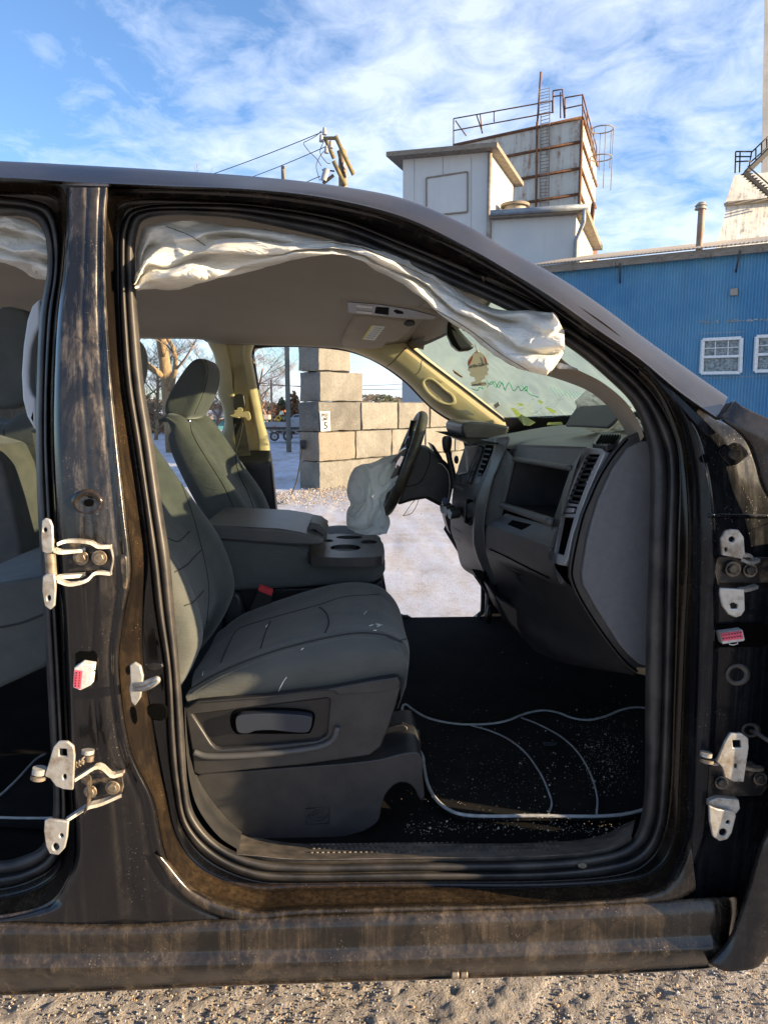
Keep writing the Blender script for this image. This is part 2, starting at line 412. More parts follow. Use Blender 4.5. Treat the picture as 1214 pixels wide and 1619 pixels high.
surf('door_frame', cross(ring_rows(RING, frame_sp, NR), 3), M['ledge'], truck)

RRING = [((-230,338),(-230,322),(-230,305),(-230,300),(-230,283)), ((-90,338),(-90,322),(-90,306),(-90,300),(-90,284)),
 ((0,340),(0,326),(0,311),(0,303),(0,287)), ((38,342),(44,330),(50,318),(60,306),(80,290)), ((62,354),(70,343),(80,332),(90,318),(102,303)),
 ((73,385),(82,380),(92,374),(98,365),(104,345)), ((74,430),(84,430),(92,430),(94,430),(97,430)), ((63,500),(74,500),(83,503),(85,505),(88,508)),
 ((58,600),(69,600),(77,600),(80,600),(83,600)), ((57,700),(68,700),(76,700),(79,700),(82,700)), ((59,790),(71,790),(80,790),(83,790),(86,790)),
 ((64,880),(76,880),(84,880),(88,880),(92,880)), ((69,970),(81,970),(90,970),(94,970),(98,970)), ((74,1060),(86,1060),(95,1060),(98,1060),(102,1060)),
 ((79,1160),(91,1160),(100,1160),(103,1160),(107,1160)), ((84,1240),(95,1240),(104,1240),(108,1240),(113,1240)),
 ((82,1300),(94,1305),(104,1310),(109,1312),(117,1314)), ((66,1338),(77,1350),(88,1362),(97,1370),(112,1382)),
 ((36,1354),(46,1372),(54,1388),(62,1402),(76,1428)), ((0,1362),(0,1382),(0,1404),(0,1420),(0,1448)), ((-100,1366),(-100,1388),(-100,1410),(-100,1428),(-100,1455)), ((-230,1368),(-230,1392),(-230,1416),(-230,1434),(-230,1460))]
seal('weather_seal', RRING, truck, False, 240)
surf('door_frame', cross(ring_rows(RRING, frame_sp, 240, False), 3), M['ledge'], truck)

# centre (B) pillar face between the two openings, with pressed creases
BP = [(296,104,172),(345,104,168),(430,98,168),(505,89,171),(600,84,178),(700,83,188),(810,88,200),(900,93,209),(975,99,197),(1055,103,189),(1180,108,206),
      (1262,114,243),(1314,118,254),(1362,116,267),(1400,98,300),(1432,70,360),(1450,0,430),(1462,-120,520)]
def bp_row(t, off):
    return ([(xl+(xr-xl)*t, y) for y, xl, xr in BP], off)
prof = [(0,.034),(.03,.020),(.10,.010),(.20,.008),(.42,.006),(.50,.008),(.58,.006),(.74,.008),(.80,.011),(.86,.011),(.90,.008),(.965,.010),(1,.030)]
P = cross(rows3([bp_row(t, o) for t, o in prof], 170, 'off', True), 3)
surf('door_pillar', P, M['paint'], truck); pil = bpy.data.objects['door_pillar']
# pressed hole, slot, connector opening
def disc(px, py, rx, ry, n=28): return [(px + rx*math.cos(2*math.pi*k/n), py + ry*math.sin(2*math.pi*k/n)) for k in range(n)]
def ringboss(name, px, py, rx, ry, mat, host, parent, depth=.012, lift=.002):
    rows = []
    for f, l in ((1.3, -.004), (1.12, .001), (1.0, lift+.0015), (.86, lift), (.66, -.001), (.5, -depth*.2)):
        q = [];
        for a, b in disc(px, py, rx*f, ry*f, 30):
            h = hit(px, py, host); c = hp(a, b, h, Vector((0,-1,0))) - ray(a, b).normalized()*l; q.append(c)
        q.append(q[0]); rows.append(q)
    o = surf(name, rows, mat, parent)
    return o
b = ringboss('pressed_boss', 138, 795, 21, 17, M['ledge'], pil, truck)
slab('boss_hole', disc(140, 795, 8, 6), M['hole'], b, lambda x, y: hp(x, y, hit(138, 795, pil, .0015), Vector((0,-1,0))), .002, bevel=0)
slab('connector_opening', [(119,1034),(124,1031),(148,1031),(153,1036),(154,1075),(150,1079),(126,1079),(120,1072)], M['hole'], truck, lambda x, y: ho(x, y, .0045), .002, bevel=0)
slab('drain_slot', [(190,880),(196,878),(200,884),(201,925),(197,932),(193,926)], M['darkmetal'], truck, lambda x, y: ho(x, y, .006), .004, sm=30)

# sill: rolled rocker panel
def ln(*p): return list(p)
A_ = ln((-260,1466),(0,1460),(80,1461),(200,1462),(400,1452),(650,1443),(850,1437),(1010,1428),(1075,1424),(1130,1421))
B_ = ln((-260,1484),(0,1478),(200,1476),(420,1471),(750,1461),(1000,1452),(1100,1449),(1132,1448))
C_ = ln((-260,1512),(0,1507),(200,1505),(420,1500),(750,1490),(1000,1481),(1100,1477),(1133,1476))
D_ = ln((-260,1530),(0,1524),(200,1521),(420,1516),(750,1507),(1000,1498),(1100,1494),(1134,1493))
E_ = ln((-260,1546),(0,1540),(200,1537),(420,1531),(750,1522),(1000,1512),(1100,1508),(1136,1506))
F_ = ln((-260,1582),(0,1573),(200,1565),(420,1556),(750,1546),(1000,1538),(1100,1532),(1122,1530))
G_ = ln((-260,1584),(0,1575),(200,1567),(420,1558),(750,1548),(1000,1540),(1100,1534),(1122,1532))
def endr(r, o, dx=9): return (r + [(r[-1][0]+dx*.6, r[-1][1]-1), (r[-1][0]+dx, r[-1][1]-3)], [o]*len(r) + [o+.02, o+.075])
sill = loft('door_sill', [endr(A_, .02, 40), endr(A_, .006, 40), endr(B_, -.008, 34), endr(C_, -.010, 26), endr(D_, -.018, 20), endr(E_, -.022, 12), endr(F_, .010), endr(F_, .02), endr(G_, .25)], M['sill'], truck, n=150, sub=3)
# lower edge of the opening down onto the sill
idx = [17,18,19,20,21,22,23,24,25]
top = [RING[i][4] for i in idx][::-1]
A2 = [(242,1350),(292,1418),(376,1456),(480,1447),(650,1442),(850,1436),(1010,1428),(1066,1420),(1100,1402)]
loft('sill_step', [(top, .024), ([lerp2(a, b_, .25) for a, b_ in zip(top, A2)], .010), ([lerp2(a, b_, .6) for a, b_ in zip(top, A2)], .004), (A2, .004), ([(x, y+6) for x, y in A2], .014)], M['sill'], truck, n=130, sub=4, ctl=True)
loft('sill_step', [([(-230,1460),(-100,1455),(0,1448),(76,1428),(112,1382)], .024), ([(-230,1466),(-100,1462),(10,1457),(86,1446),(124,1400)], .010)], M['sill'], truck, n=60, sub=3, ctl=True)

# roof rail and windshield pillar, rolled up into the roof
top_l = [(-260,246),(0,255),(120,261),(260,269),(400,279),(520,292),(640,315),(740,358),(800,394),(878,436),(950,484),(1018,535),(1090,587),(1150,629)]
mid_l = [(-260,262),(0,270),(120,276),(260,283),(400,291),(520,303),(640,331),(740,378),(800,413),(878,455),(950,506),(1018,556),(1082,606),(1140,650)]
low_l = [(-260,272),(0,280),(120,287),(260,293),(400,299),(520,313),(640,343),(740,391),(800,425),(876,472),(944,520),(1010,566),(1072,617),(1136,662)]
gr_l  = [(-260,278),(0,286),(120,292),(260,297),(400,303),(520,318),(640,349),(740,397),(800,431),(872,477),(938,525),(1004,571),(1066,621),(1132,664)]
roofz = []
rr = rows3([(top_l, .11), (top_l, .075), (mid_l, .03), (low_l, .006), (low_l, .006), (gr_l, .022), (gr_l, .03)], 150, 'off', True)
surf('roof_rail', cross(rr, 4), M['rail'], truck); rail = bpy.data.objects['roof_rail']
# drip channel between the rail and the ring (dark glossy groove)
n_ = 11
gt = [(168,292),(200,294),(330,299),(430,306),(540,323),(640,349),(744,399),(842,457),(920,512),(984,556),(1010,576)]
rt = [(168,314),(200,299),(330,299),(430,303),(540,318),(640,350),(744,396),(842,442),(944,503),(1006,556),(1020,572)]
loft('drip_channel', [([(x, y-6) for x, y in gt], .028), (gt, .052), ([(x, y+8) for x, y in gt], .062), ([(x, y+16) for x, y in gt], .060)], M['gloss'], truck, n=100, sub=3, ctl=True)

# hinge pillar: from the ridge forward to the fender edge
HP = [ # y(ish) rows as left point (ridge), right point (fender edge)
 ((996,552),(1000,556)), ((1024,580),(1036,586)), ((1055,618),(1078,620)), ((1074,652),(1122,658)), ((1088,688),(1176,690)), ((1101,745),(1204,752)), ((1105,800),(1228,800)),
 ((1106,860),(1246,870)), ((1104,1000),(1260,1000)), ((1100,1130),(1256,1130)), ((1097,1235),(1240,1235)), ((1091,1325),(1214,1322)), ((1064,1388),(1196,1380)),
 ((1040,1420),(1178,1430)), ((1075,1445),(1158,1482)), ((1098,1505),(1132,1522))]
hpr = [(-.07,.050),(-.03,.040),(0,.024),(.03,.018),(.08,.014),(.13,.012),(.155,.014),(.175,.045),(.21,.052),(.55,.056),(.75,.062),(1.0,.070),(1.06,.075)]
surf('hinge_pillar', cross(rows3([([lerp2(a, b_, t) for a, b_ in HP], o) for t, o in hpr], 120, 'off', True), 3), M['hingep'], truck)
hpil = bpy.data.objects['hinge_pillar']
# fender
FE = [(1162,634),(1150,652),(1143,664),(1165,681),(1183,702),(1195,733),(1206,770),(1228,812),(1246,880),(1256,1000),(1252,1130),(1238,1235),(1214,1311),(1200,1345),(1179,1420),(1154,1484),(1121,1524)]
FE2 = [(1188,650),(1182,664),(1180,680),(1194,696),(1210,716),(1221,744),(1232,780),(1252,822),(1270,885),(1280,1000),(1276,1130),(1262,1235),(1238,1320),(1222,1360),(1200,1430),(1176,1490),(1146,1536)]
FE3 = [(1290,690),(1288,702),(1290,716),(1296,730),(1306,748),(1316,772),(1326,800),(1336,840),(1345,900),(1350,1000),(1345,1130),(1325,1235),(1300,1330),(1280,1380),(1250,1440),(1222,1485),(1182,1534)]
FE4 = [(1480,735),(1485,745),(1488,752),(1490,760),(1494,770),(1497,785),(1500,805),(1500,835),(1500,880),(1500,960),(1490,1100),(1460,1190),(1405,1280),(1350,1350),(1300,1410),(1250,1465),(1200,1528)]
surf('fender', cross(rows3([(FE, .04), (FE, .0), (FE, -.034), (FE2, -.050), (FE3, -.06), (FE4, -.06)], 130, 'off', True), 3), M['fender'], truck, thick=.0015)
# strip added behind the fender to keep low sun off the pillar
lo_e = FE3[7:]
loft('sun_block_strip', [(lo_e, -.05), (lo_e, .03), (lo_e, .09)], M['plastic_d'], truck, n=50, sub=2, ctl=True)
# cowl gap trim at the foot of the windshield pillar
slab('pillar_end_cap', [(1156,634),(1160,637),(1146,662),(1139,661)], M['gloss'], truck, lambda x, y: ho(x, y, -.004), .02)
# facet and creases on the pillar foot
slab('pillar_gusset', [(1010,566),(1060,612),(1100,650),(1133,684),(1120,690),(1090,660),(1050,615)], M['hingep'], truck, lambda x, y: ho(x, y, .012), .01, sm=0)
slab('latch_plate', [(1136,711),(1160,699),(1170,700),(1182,712),(1184,720),(1166,734),(1155,737),(1150,732),(1136,718)], M['hingep'], truck, lambda x, y: ho(x, y, .050), .003)
pb = cyl('plate_bolt', ho(1161, 718, .046), .0095, .008, M['rubber2'], truck, (0,1,0)); cyl('bolt_core', ho(1161, 718, .041), .005, .006, M['rustbolt'], pb, (0,1,0))
slab('locating_hole', disc(1114, 725, 8.5, 7), M['hole'], truck, lambda x, y: ho(x, y, .0115), .001, bevel=0)
for k, pts in enumerate([[(1119,815),(1214,816)], ]):
    drape('pressed_rib', pts, hpil, .0045, M['hingep'], truck, 30)
ringboss('grommet', 1165, 1067, 17, 15, M['rubber2'], hpil, truck, lift=.004)
# wiring opening with the red plug
slab('wiring_opening', [(1124,995),(1130,988),(1205,985),(1211,990),(1214,1015),(1208,1023),(1132,1024),(1125,1016)], M['hole'], truck, lambda x, y: hy(x, y, .045), .002, bevel=0)

# ---- plugs
def plug(corners, face_red, parent, Y, nrow=2):
    sl = slab('wiring_plug', corners, M['white_pl'], parent, lambda x, y: hy(x, y, Y), .022, bevel=.0015)
    slab('plug_face', face_red, M['pinkred'], sl, lambda x, y: hy(x, y, Y-.003), .004, bevel=0)
    return sl
pA = plug([(117,1056),(128,1049),(147,1052),(143,1084),(127,1092),(115,1087)], [(118,1060),(130,1062),(127,1090),(116,1086)], truck, -.012)
V, f = [], []
for i in range(6):
    for j in range(2):
        c = hy(121 + j*5 - i*.3, 1064 + i*4.1, -.018); boxg(c, (.0016, .002, .0022), None, V, f)
link('plug_socket', V, f, M['black'], pA, False)
for k, (c, dx) in enumerate(((M['inkred'], 0), (M['green_ink'], 3), (M['black'], 6))):
    tube('plug_wire', [hy(146, 1056+dx*1.3, -.008), hy(149, 1054+dx, .0), hy(151, 1058+dx, .01)], .0014, c, pA, 6, spl=10)
pB = plug([(1138,1001),(1174,996),(1178,1012),(1175,1014),(1142,1019)], [(1140,1002),(1173,998),(1175,1010),(1143,1014)], truck, .030)
V, f = [], []
for i in range(7):
    for j in range(2):
        c = hy(1144 + i*4.4, 1004.5 + j*5.5 - i*.65, .025); boxg(c, (.0022, .002, .0016), None, V, f)
link('plug_socket', V, f, M['black'], pB, False)
tube('plug_latch', [hy(1152,1014,.03), hy(1153,1019,.028), hy(1159,1020,.028), hy(1166,1018,.028), hy(1166,1013,.03)], .001, M['white_pl'], pB, 6)

# ---- door hinges: four of them, built as bent plates
def hinge_leaf(name, poly, Y, mat, parent, holes=(), thick=.006, sm=0):
    return slab(name, poly, mat, parent, lambda x, y: hy(x, y, Y), thick, holes=holes, bevel=.0018, sm=sm)
def bolt(px, py, Y, parent, r=.009, mat='rustbolt'):
    w = cyl('washer', hy(px, py, Y), r*1.45, .003, M['steel_edge'], parent, (0,1,0), 24, bevel=.0008)
    h = cyl('bolt_head', hy(px, py, Y-.006), r, .010, M[mat], w, (0,1,0), 6, bevel=.001)
    return w
# upper hinge on the centre pillar
h1 = hinge_leaf('door_hinge', [(103,858),(176,866),(178,880),(176,900),(105,905)], .004, M['darkmetal'], truck)
hinge_leaf('hinge_leaf', [(66,824),(71,819),(79,822),(83,832),(84,872),(76,876),(66,872),(64,850)], -.062, M['bare'], h1, holes=[disc(71,838,3,3.5,14)])
hinge_leaf('hinge_leaf', [(67,912),(73,908),(86,908),(88,930),(86,958),(79,965),(70,958),(66,935)], -.062, M['bare'], h1, holes=[disc(77,946,3,4.5,14)])
def strap(name, pts, Y0, Y1, w, parent, mat='bare', spl=14):
    """bent flat bar running from Y0 to Y1 along traced points; w = depth inboard"""
    n = len(pts); q = cr([(p[0], p[1], Y0+(Y1-Y0)*i/(n-1)) for i, p in enumerate(pts)], spl)
    A, B, C, D = [], [], [], []
    for a, b_, y in q:
        p = hy(a, b_, y); A.append(p); B.append(p + Vector((0, w, 0))); C.append(p + Vector((0, w, -.006))); D.append(p + Vector((0, 0, -.006)))
    o = surf(name, [A, B, C, D, A], M[mat], parent, smooth=False); return o
strap('hinge_arm', [(84,868),(96,871),(130,868)], -.060, -.012, .014, h1); strap('hinge_arm', [(90,858),(106,853),(140,855),(154,862),(174,862)], -.05, -.004, .010, h1)
strap('hinge_arm', [(86,912),(100,910),(130,908)], -.060, -.012, .014, h1); strap('hinge_arm', [(90,916),(110,922),(136,916),(150,904),(174,905)], -.05, -.004, .010, h1)
strap('hinge_arm', [(174,862),(178,880),(174,904)], -.004, -.002, .006, h1)
cyl('hinge_barrel', hy(80, 888, -.045), .0085, .075, M['steel_edge'], h1, (0,0,1), 18)
bolt(128, 882, -.003, h1); bolt(157, 882, -.003, h1)
# lower hinge on the centre pillar with the door check
h2 = hinge_leaf('door_hinge', [(140,1216),(162,1212),(192,1220),(196,1244),(192,1262),(150,1276),(138,1262)], .006, M['darkmetal'], truck)
hinge_leaf('hinge_leaf', [(84,1182),(92,1173),(106,1173),(116,1181),(118,1196),(115,1250),(100,1249),(88,1244),(79,1232),(70,1228),(72,1222)], -.075, M['bare'], h2, holes=[[(93,1184),(105,1185),(106,1197),(93,1196)], disc(102,1229,3,4.5,12)])
hinge_leaf('hinge_leaf', [(70,1298),(78,1296),(108,1300),(106,1325),(102,1342),(92,1353),(78,1351),(72,1338),(69,1315)], -.075, M['bare'], h2, holes=[disc(88,1340,5,6,16), disc(97,1322,3,3.5,12)])
cyl('check_stud', hy(62, 1219, -.07), .011, .010, M['bare'], h2, (.2,.1,1), 20); cyl('check_stud', hy(61, 1229, -.07), .0125, .006, M['steel_edge'], h2, (.2,.1,1), 20)
strap('hinge_arm', [(118,1232),(134,1222),(150,1212),(162,1214),(176,1226),(194,1222)], -.07, -.004, .012, h2)
strap('hinge_arm', [(100,1300),(118,1288),(138,1276),(160,1270),(192,1256)], -.07, -.004, .016, h2)
strap('hinge_arm', [(128,1232),(137,1240),(137,1268),(132,1284)], -.06, -.055, .022, h2, 'darkmetal')
tube('check_spring', [hy(116+ .9*k + 3*math.cos(k*1.25), 1212 - .5*k + 5.5*math.sin(k*1.25), -.05+.004*math.cos(k*1.25)) for k in range(20)], .0015, M['steel_edge'], h2, 6)
cyl('check_stud', hy(139, 1189, -.035), .0105, .007, M['bare'], h2, (.1,.2,1), 20); cyl('check_stud', hy(141, 1199, -.033), .008, .010, M['rustbolt'], h2, (.1,.2,1), 16)
bolt(178, 1246, -.002, h2); bolt(143, 1252, -.006, h2, .008)
# upper hinge on the front pillar
h3 = hinge_leaf('door_hinge', [(1131,886),(1136,880),(1230,882),(1230,922),(1140,922),(1131,918)], .040, M['darkmetal'], truck)
hinge_leaf('hinge_leaf', [(1140,852),(1148,839),(1156,837),(1168,838),(1176,849),(1178,880),(1172,884),(1142,878)], -.012, M['bare'], h3, holes=[disc(1157,853,5,4.5,16), disc(1148,869,2.5,3.5,12)])
hinge_leaf('hinge_leaf', [(1139,930),(1177,932),(1178,965),(1172,974),(1164,977),(1152,972),(1142,958),(1138,940)], -.012, M['bare'], h3, holes=[[(1154,955),(1160,953),(1167,957),(1166,963),(1156,963)]])
strap('hinge_arm', [(1172,882),(1188,888),(1202,884)], -.012, .02, .014, h3); strap('hinge_arm', [(1172,932),(1186,930),(1199,926)], -.012, .02, .014, h3)
strap('hinge_arm', [(1176,876),(1186,876),(1191,880)], -.008, .01, .01, h3); strap('hinge_arm', [(1134,884),(1131,900),(1136,920)], .034, .034, .012, h3, 'steel_edge')
bolt(1159, 900, .032, h3, .010, 'darkmetal'); bolt(1186, 902, .034, h3, .009, 'darkmetal')
# lower hinge on the front pillar
h4 = hinge_leaf('door_hinge', [(1116,1212),(1190,1205),(1210,1222),(1214,1245),(1204,1258),(1120,1262),(1114,1240)], .030, M['darkmetal'], truck)
hinge_leaf('hinge_leaf', [(1133,1205),(1147,1172),(1155,1160),(1172,1160),(1183,1168),(1184,1182),(1176,1237),(1160,1237),(1146,1230),(1142,1214)], -.020, M['bare'], h4, holes=[[(1158,1171),(1171,1171),(1172,1183),(1159,1183)], disc(1163,1212,2.5,4,12)])
hinge_leaf('hinge_leaf', [(1121,1275),(1134,1280),(1160,1284),(1164,1290),(1157,1318),(1150,1328),(1138,1331),(1127,1324),(1122,1300)], -.020, M['bare'], h4, holes=[disc(1143,1317,6,6,16), disc(1151,1301,3.2,3.2,12)])
slab('hinge_web', [(1121,1268),(1135,1262),(1168,1265),(1170,1280),(1162,1290),(1121,1277)], M['bare'], h4, lambda x, y: hy(x, y, -.008), .012)
cyl('check_stud', hy(1116, 1193, -.01), .0105, .007, M['bare'], h4, (.1,.1,1), 20); cyl('check_stud', hy(1117, 1203, -.01), .012, .005, M['steel_edge'], h4, (.1,.1,1), 20)
strap('hinge_arm', [(1126,1206),(1136,1206),(1142,1198)], -.01, -.012, .014, h4)
bolt(1141, 1238, .020, h4, .009, 'darkmetal'); bolt(1202, 1232, .022, h4, .009, 'darkmetal')
strap('hinge_arm', [(1178,1213),(1194,1216),(1208,1215)], -.010, .01, .012, h4, 'steel_edge')
# harness stub
g1 = ringboss('grommet', 1186, 1155, 13, 10, M['rubber2'], hpil, truck, lift=.006)
tube('harness', [hy(1187,1156,.05), hy(1194,1158,.02), hy(1206,1166,-.0), hy(1222,1176,-.02), hy(1250,1190,-.02)], .0038, M['rubber2'], truck, 8, spl=16)
# striker
st = hinge_leaf('door_striker', [(205,1052),(212,1048),(222,1054),(226,1070),(222,1104),(213,1117),(207,1110),(204,1090),(206,1078)], .012, M['bare'], truck, thick=.008)
tube('striker_loop', [hy(213,1083,.01), hy(226,1082,-.02), hy(240,1076,-.035), hy(248,1073,-.038), hy(249,1077,-.038), hy(240,1084,-.034), hy(228,1089,-.02), hy(214,1090,.01)], .0045, M['bare'], st, 10, spl=30)
slab('latch_pocket', [(232,1118),(240,1114),(258,1114),(264,1120),(264,1136),(254,1141),(240,1139),(233,1130)], M['hole'], truck, lambda x, y: ho(x, y, .050), .006)
slab('bump_stop', [(229,1052),(240,1048),(256,1050),(258,1056),(246,1062),(232,1060)], M['plastic_d'], truck, lambda x, y: ho(x, y, .048), .008)
# sill scuff plate with a pressed foot grip
SP0 = [(372,1356),(400,1360),(480,1366),(650,1364),(850,1361),(950,1352),(1000,1330)]
SP1 = [(374,1350),(402,1352),(480,1358),(650,1356),(850,1353),(950,1343),(998,1322)]
SP2 = [(377,1318),(405,1325),(480,1330),(650,1328),(850,1325),(950,1318),(1004,1298)]
def spo(v): return [v]*7
scuff = loft('scuff_plate', [(SP0, .128), (SP1, .118), (SP1, .120), (SP2, .25), (SP2, .255), ([(x, y+8) for x, y in SP2], .27)], M['rubber2'], truck, n=140, sub=4, ctl=True)
loft('corner_trim', [([(292,1120),(294,1180),(300,1235),(314,1280),(345,1322),(378,1345)], .135), ([(292,1120),(296,1180),(306,1232),(322,1266),(350,1300),(381,1322)], .20), ([(295,1110),(300,1172),(314,1215),(334,1248),(366,1290),(384,1312)], .30)], M['plastic'], truck, n=60, sub=4, ctl=True)
V, f = [], []
for i in range(46):
    x = 492 + i*8.6
    for j in range(3):
        p = hit(x + 3*(j % 2), 1336 + j*6.5 - i*.1, scuff)
        if p is None: continue
        q = [p + Vector((a*.005, 0, 0)) for a in (-1.0, -.3, .3, 1.0)]
        q = [q[0] + Vector((0,.004,-.002)), q[1] + Vector((0,-.001,.0005)), q[2] + Vector((0,-.001,.0005)), q[3] + Vector((0,.004,-.002))]
        tubeg(q, .0022, 5, V, f)
tag(link('grip_tread', V, f, M['rubber2'], scuff), kind='stuff')
slab('sill_plug', disc(921, 1370, 7, 4, 18), M['steel_edge'], truck, lambda x, y: ho(x, y, .098), .006)
slab('sill_clip', [(990,1345),(996,1337),(1000,1338),(998,1348),(994,1356)], M['white_pl'], truck, lambda x, y: ho(x, y, .115), .004)
for x in (719, 733): cyl('drain_nub', ho(x, 1541, .0), .008, .014, M['steel_edge'], truck, (1,0,0), 14, bevel=.002)
# ================================================================ CABIN
# ---- curtain airbags (front door, rear door)
def cloth_disp(amp, sc, seed):
    def d(v):
        n = Vector((fbm(v + Vector((seed, 0, 0)), sc, 4), fbm(v + Vector((0, seed+5, 0)), sc, 4), fbm(v + Vector((0, 0, seed+9)), sc, 4)))
        ph = (v.z*1.0 + v.x*.30)*26 + 3.2*fbm(v + Vector((seed, 0, 0)), 4.5, 2)
        w = 1 - abs(math.sin(ph)); w2 = 1 - abs(math.sin(ph*.43 + 2*fbm(v, 7, 2) + v.x*16))
        return v + n*amp - Vector((0, 1, 0))*(.012*w**3 + .008*w2**4)
    return d
AT = [(214,440),(226,372),(252,352),(300,350),(346,350),(430,364),(500,376),(573,388),(640,407),(694,438),(730,460),(768,480),(800,487),(835,490),(868,496)]
AB = [(216,461),(240,458),(277,457),(315,450),(346,441),(420,421),(470,408),(540,404),(590,424),(625,442),(660,466),(700,500),(765,548),(815,582),(860,592)]
def arow(t, off, wob=0, ph=0, fr=2.2):
    pts = []; offs = []
    for k, (a, b) in enumerate(zip(AT, AB)):
        tt = min(1, max(0, t + wob*math.sin(k*fr+ph))); pts.append(lerp2(a, b, tt)); offs.append((off - (.045 + (.030 if 6 <= k <= 11 else 0))*min(1, max(0, (tt-.12)/.25)) + .018*math.sin(k*1.7+ph*2+t*5)) - (0.10 if k > 11 else 0.0)*((k-11)/3) )
    for dx, do in ((20, -.045), (22, -.02), (12, .10)):
        e = lerp2(AT[-1], AB[-1], min(1, max(0, t))); pts.append((e[0] + dx*math.sin(math.pi*min(1, max(0, t)))**.7 + (3 if do < .05 else -2), e[1])); offs.append(off - .09 + do)
    return pts, offs
rows = [arow(0, .17), arow(.08, .135, .02, 1), arow(.22, .125, .04, 2), arow(.30, .165, .05, 2.4), arow(.42, .130, .08, .7), arow(.55, .125, .06, 3.5), arow(.62, .165, .08, 3.0), arow(.76, .135, .05, 5.1), arow(.90, .140, .02, 4), arow(1, .175), arow(.97, .22)]
P = cross(rows3(rows, 190, 'off', True), 6)
ab = surf('curtain_airbag', P, M['cloth'], truck, disp=cloth_disp(.006, 9, 3))
tube('airbag_tether', [ho(884,578,.05), ho(898,580,.08), ho(912,584,.12)], [.006,.004,.002], M['cloth'], ab, 6)
drape('airbag_seam', [(262,357),(300,372),(325,388)], ab, .0009, M['thread'], ab, 30, .001)
drape('airbag_seam', [(690,490),(740,520),(790,558),(836,586)], ab, .0009, M['thread'], ab, 40, .001)
AT2 = [(-140,345),(-40,342),(20,344),(48,352),(74,366)]; AB2 = [(-140,400),(-40,405),(20,420),(50,434),(72,439)]
rows = []
for t, o in ((0,.17),(.1,.14),(.25,.13),(.35,.17),(.5,.135),(.62,.13),(.7,.17),(.85,.14),(1,.18),(.97,.23)):
    rows.append(([lerp2(a, b, t) for a, b in zip(AT2, AB2)], [o+.012*math.sin(k*2+t*9) for k in range(5)]))
surf('curtain_airbag', cross(rows3(rows, 70, 'off', True), 6), M['cloth'], truck, disp=cloth_disp(.010, 13, 21))

# ---- headliner: one moulded shell from the near rail to the far rail
YF = 1.78
near_t = [(-300,290),(-60,308),(120,312),(240,322),(346,324),(430,337),(540,364),(610,386),(665,408),(715,432),(765,464)]
nr = rows3([(near_t, .24)], 90, 'off', True)[0]
far_t = [(-120,522),(0,526),(120,530),(222,533),(312,534),(345,541),(400,543),(470,545),(535,548),(590,548),(646,541)]
fr = [hy(a, b, YF) for a, b in cr(far_t, 90)]
HL = []
for t in (0, .04, .10, .18, .3, .45, .6, .75, .87, .94, 1.0):
    row = []
    for k, (a, b) in enumerate(zip(nr, fr)):
        p = a.lerp(b, t); u = k/89
        p = Vector((p.x, p.y, p.z + .055*math.sin(math.pi*t)**.7))
        row.append(p)
    HL.append(row)
hl = surf('headliner', cross(HL, 4), M['headliner'], truck, thick=.012)
# header swell ahead of the visor
def rbox(name, c, s, mat, parent, Mx=None, r=.02, seg=4):
    return box(name, c, s, mat, parent, Mx, bevel=r, seg=seg)
# windshield: curved sheet; pillars inside
W_nt, W_nb = ho(745, 420, .10), ho(1128, 640, .10)
W_ft, W_fb = hy(644, 540, 1.74), hy(800, 664, 1.74)
def wpt(u, v, ex=0.0):       # u across (0 near,1 far), v down
    a = W_nt.lerp(W_ft, u); b = W_nb.lerp(W_fb, u); p = a.lerp(b, v)
    bow = .20*math.sin(math.pi*min(1, max(0, u)))**.8
    return p + Vector((bow*(.55+.45*v), 0, .03*math.sin(math.pi*v)*math.sin(math.pi*u) + (.02*math.sin(math.pi*u))*(1-v)))
ws = surf('windshield', [[wpt(i/24, j/16) for j in range(17)] for i in range(25)], M['glass'], truck)
fl = []
for i in range(25):
    fl.append([wpt(i/24, v) + Vector((-.008, 0, -.006)) for v in (0, .04, .075)])
surf('sun_band', fl, M['black'], ws)
EDGE = [r[-1] for r in HL]
EDGE = [Vector(q) for q in cr(EDGE, 25)]
surf('header_trim', cross([[p - Vector((.05, 0, 0)) for p in EDGE], EDGE, [EDGE[i].lerp(wpt(i/24, .06), .5) - Vector((0, 0, .012)) for i in range(25)], [wpt(i/24, .06) + Vector((-.006, 0, -.004)) for i in range(25)]], 4), M['headliner'], truck, thick=.004)
cwp = [[wpt(i/24, 1) + Vector((dx, 0, dz)) for dx, dz in ((-.01, .012), (.0, -.02), (.03, -.10))] for i in range(25)]
surf('cowl_panel', cwp, M['plastic_d'], truck)
# roof skin, hood and far side
rt_ = [p + Vector((0, .0, 0)) for p in rows3([(top_l[:8], .10)], 60, 'off', True)[0]]
RF = []
for t in (0, .05, .15, .35, .5, .65, .85, .95, 1):
    RF.append([Vector((p.x + (.14*math.sin(math.pi*t) if k > 45 else .0)*(k-45)/14, p.y + (1.86 - 2*p.y)*t if False else p.y*(1-t) + (2.0-p.y)*t, p.z + .05*math.sin(math.pi*t)**.6)) for k, p in enumerate(rt_)])
surf('roof', cross(RF, 3), M['rail'], truck)
cow = wpt(.0, 1)
H = []
for t in np.linspace(0, 1, 15):
    y = -.0 + 2.0*t; row = []
    for s in np.linspace(0, 1, 8):
        row.append(Vector((.86 + .16*math.sin(math.pi*t) + s*1.2, y, 1.40 + .05*math.sin(math.pi*t)**.5 - .10*s*s - (.05 if s == 0 else 0))))
    H.append(row)
surf('hood', H, M['fender'], truck)

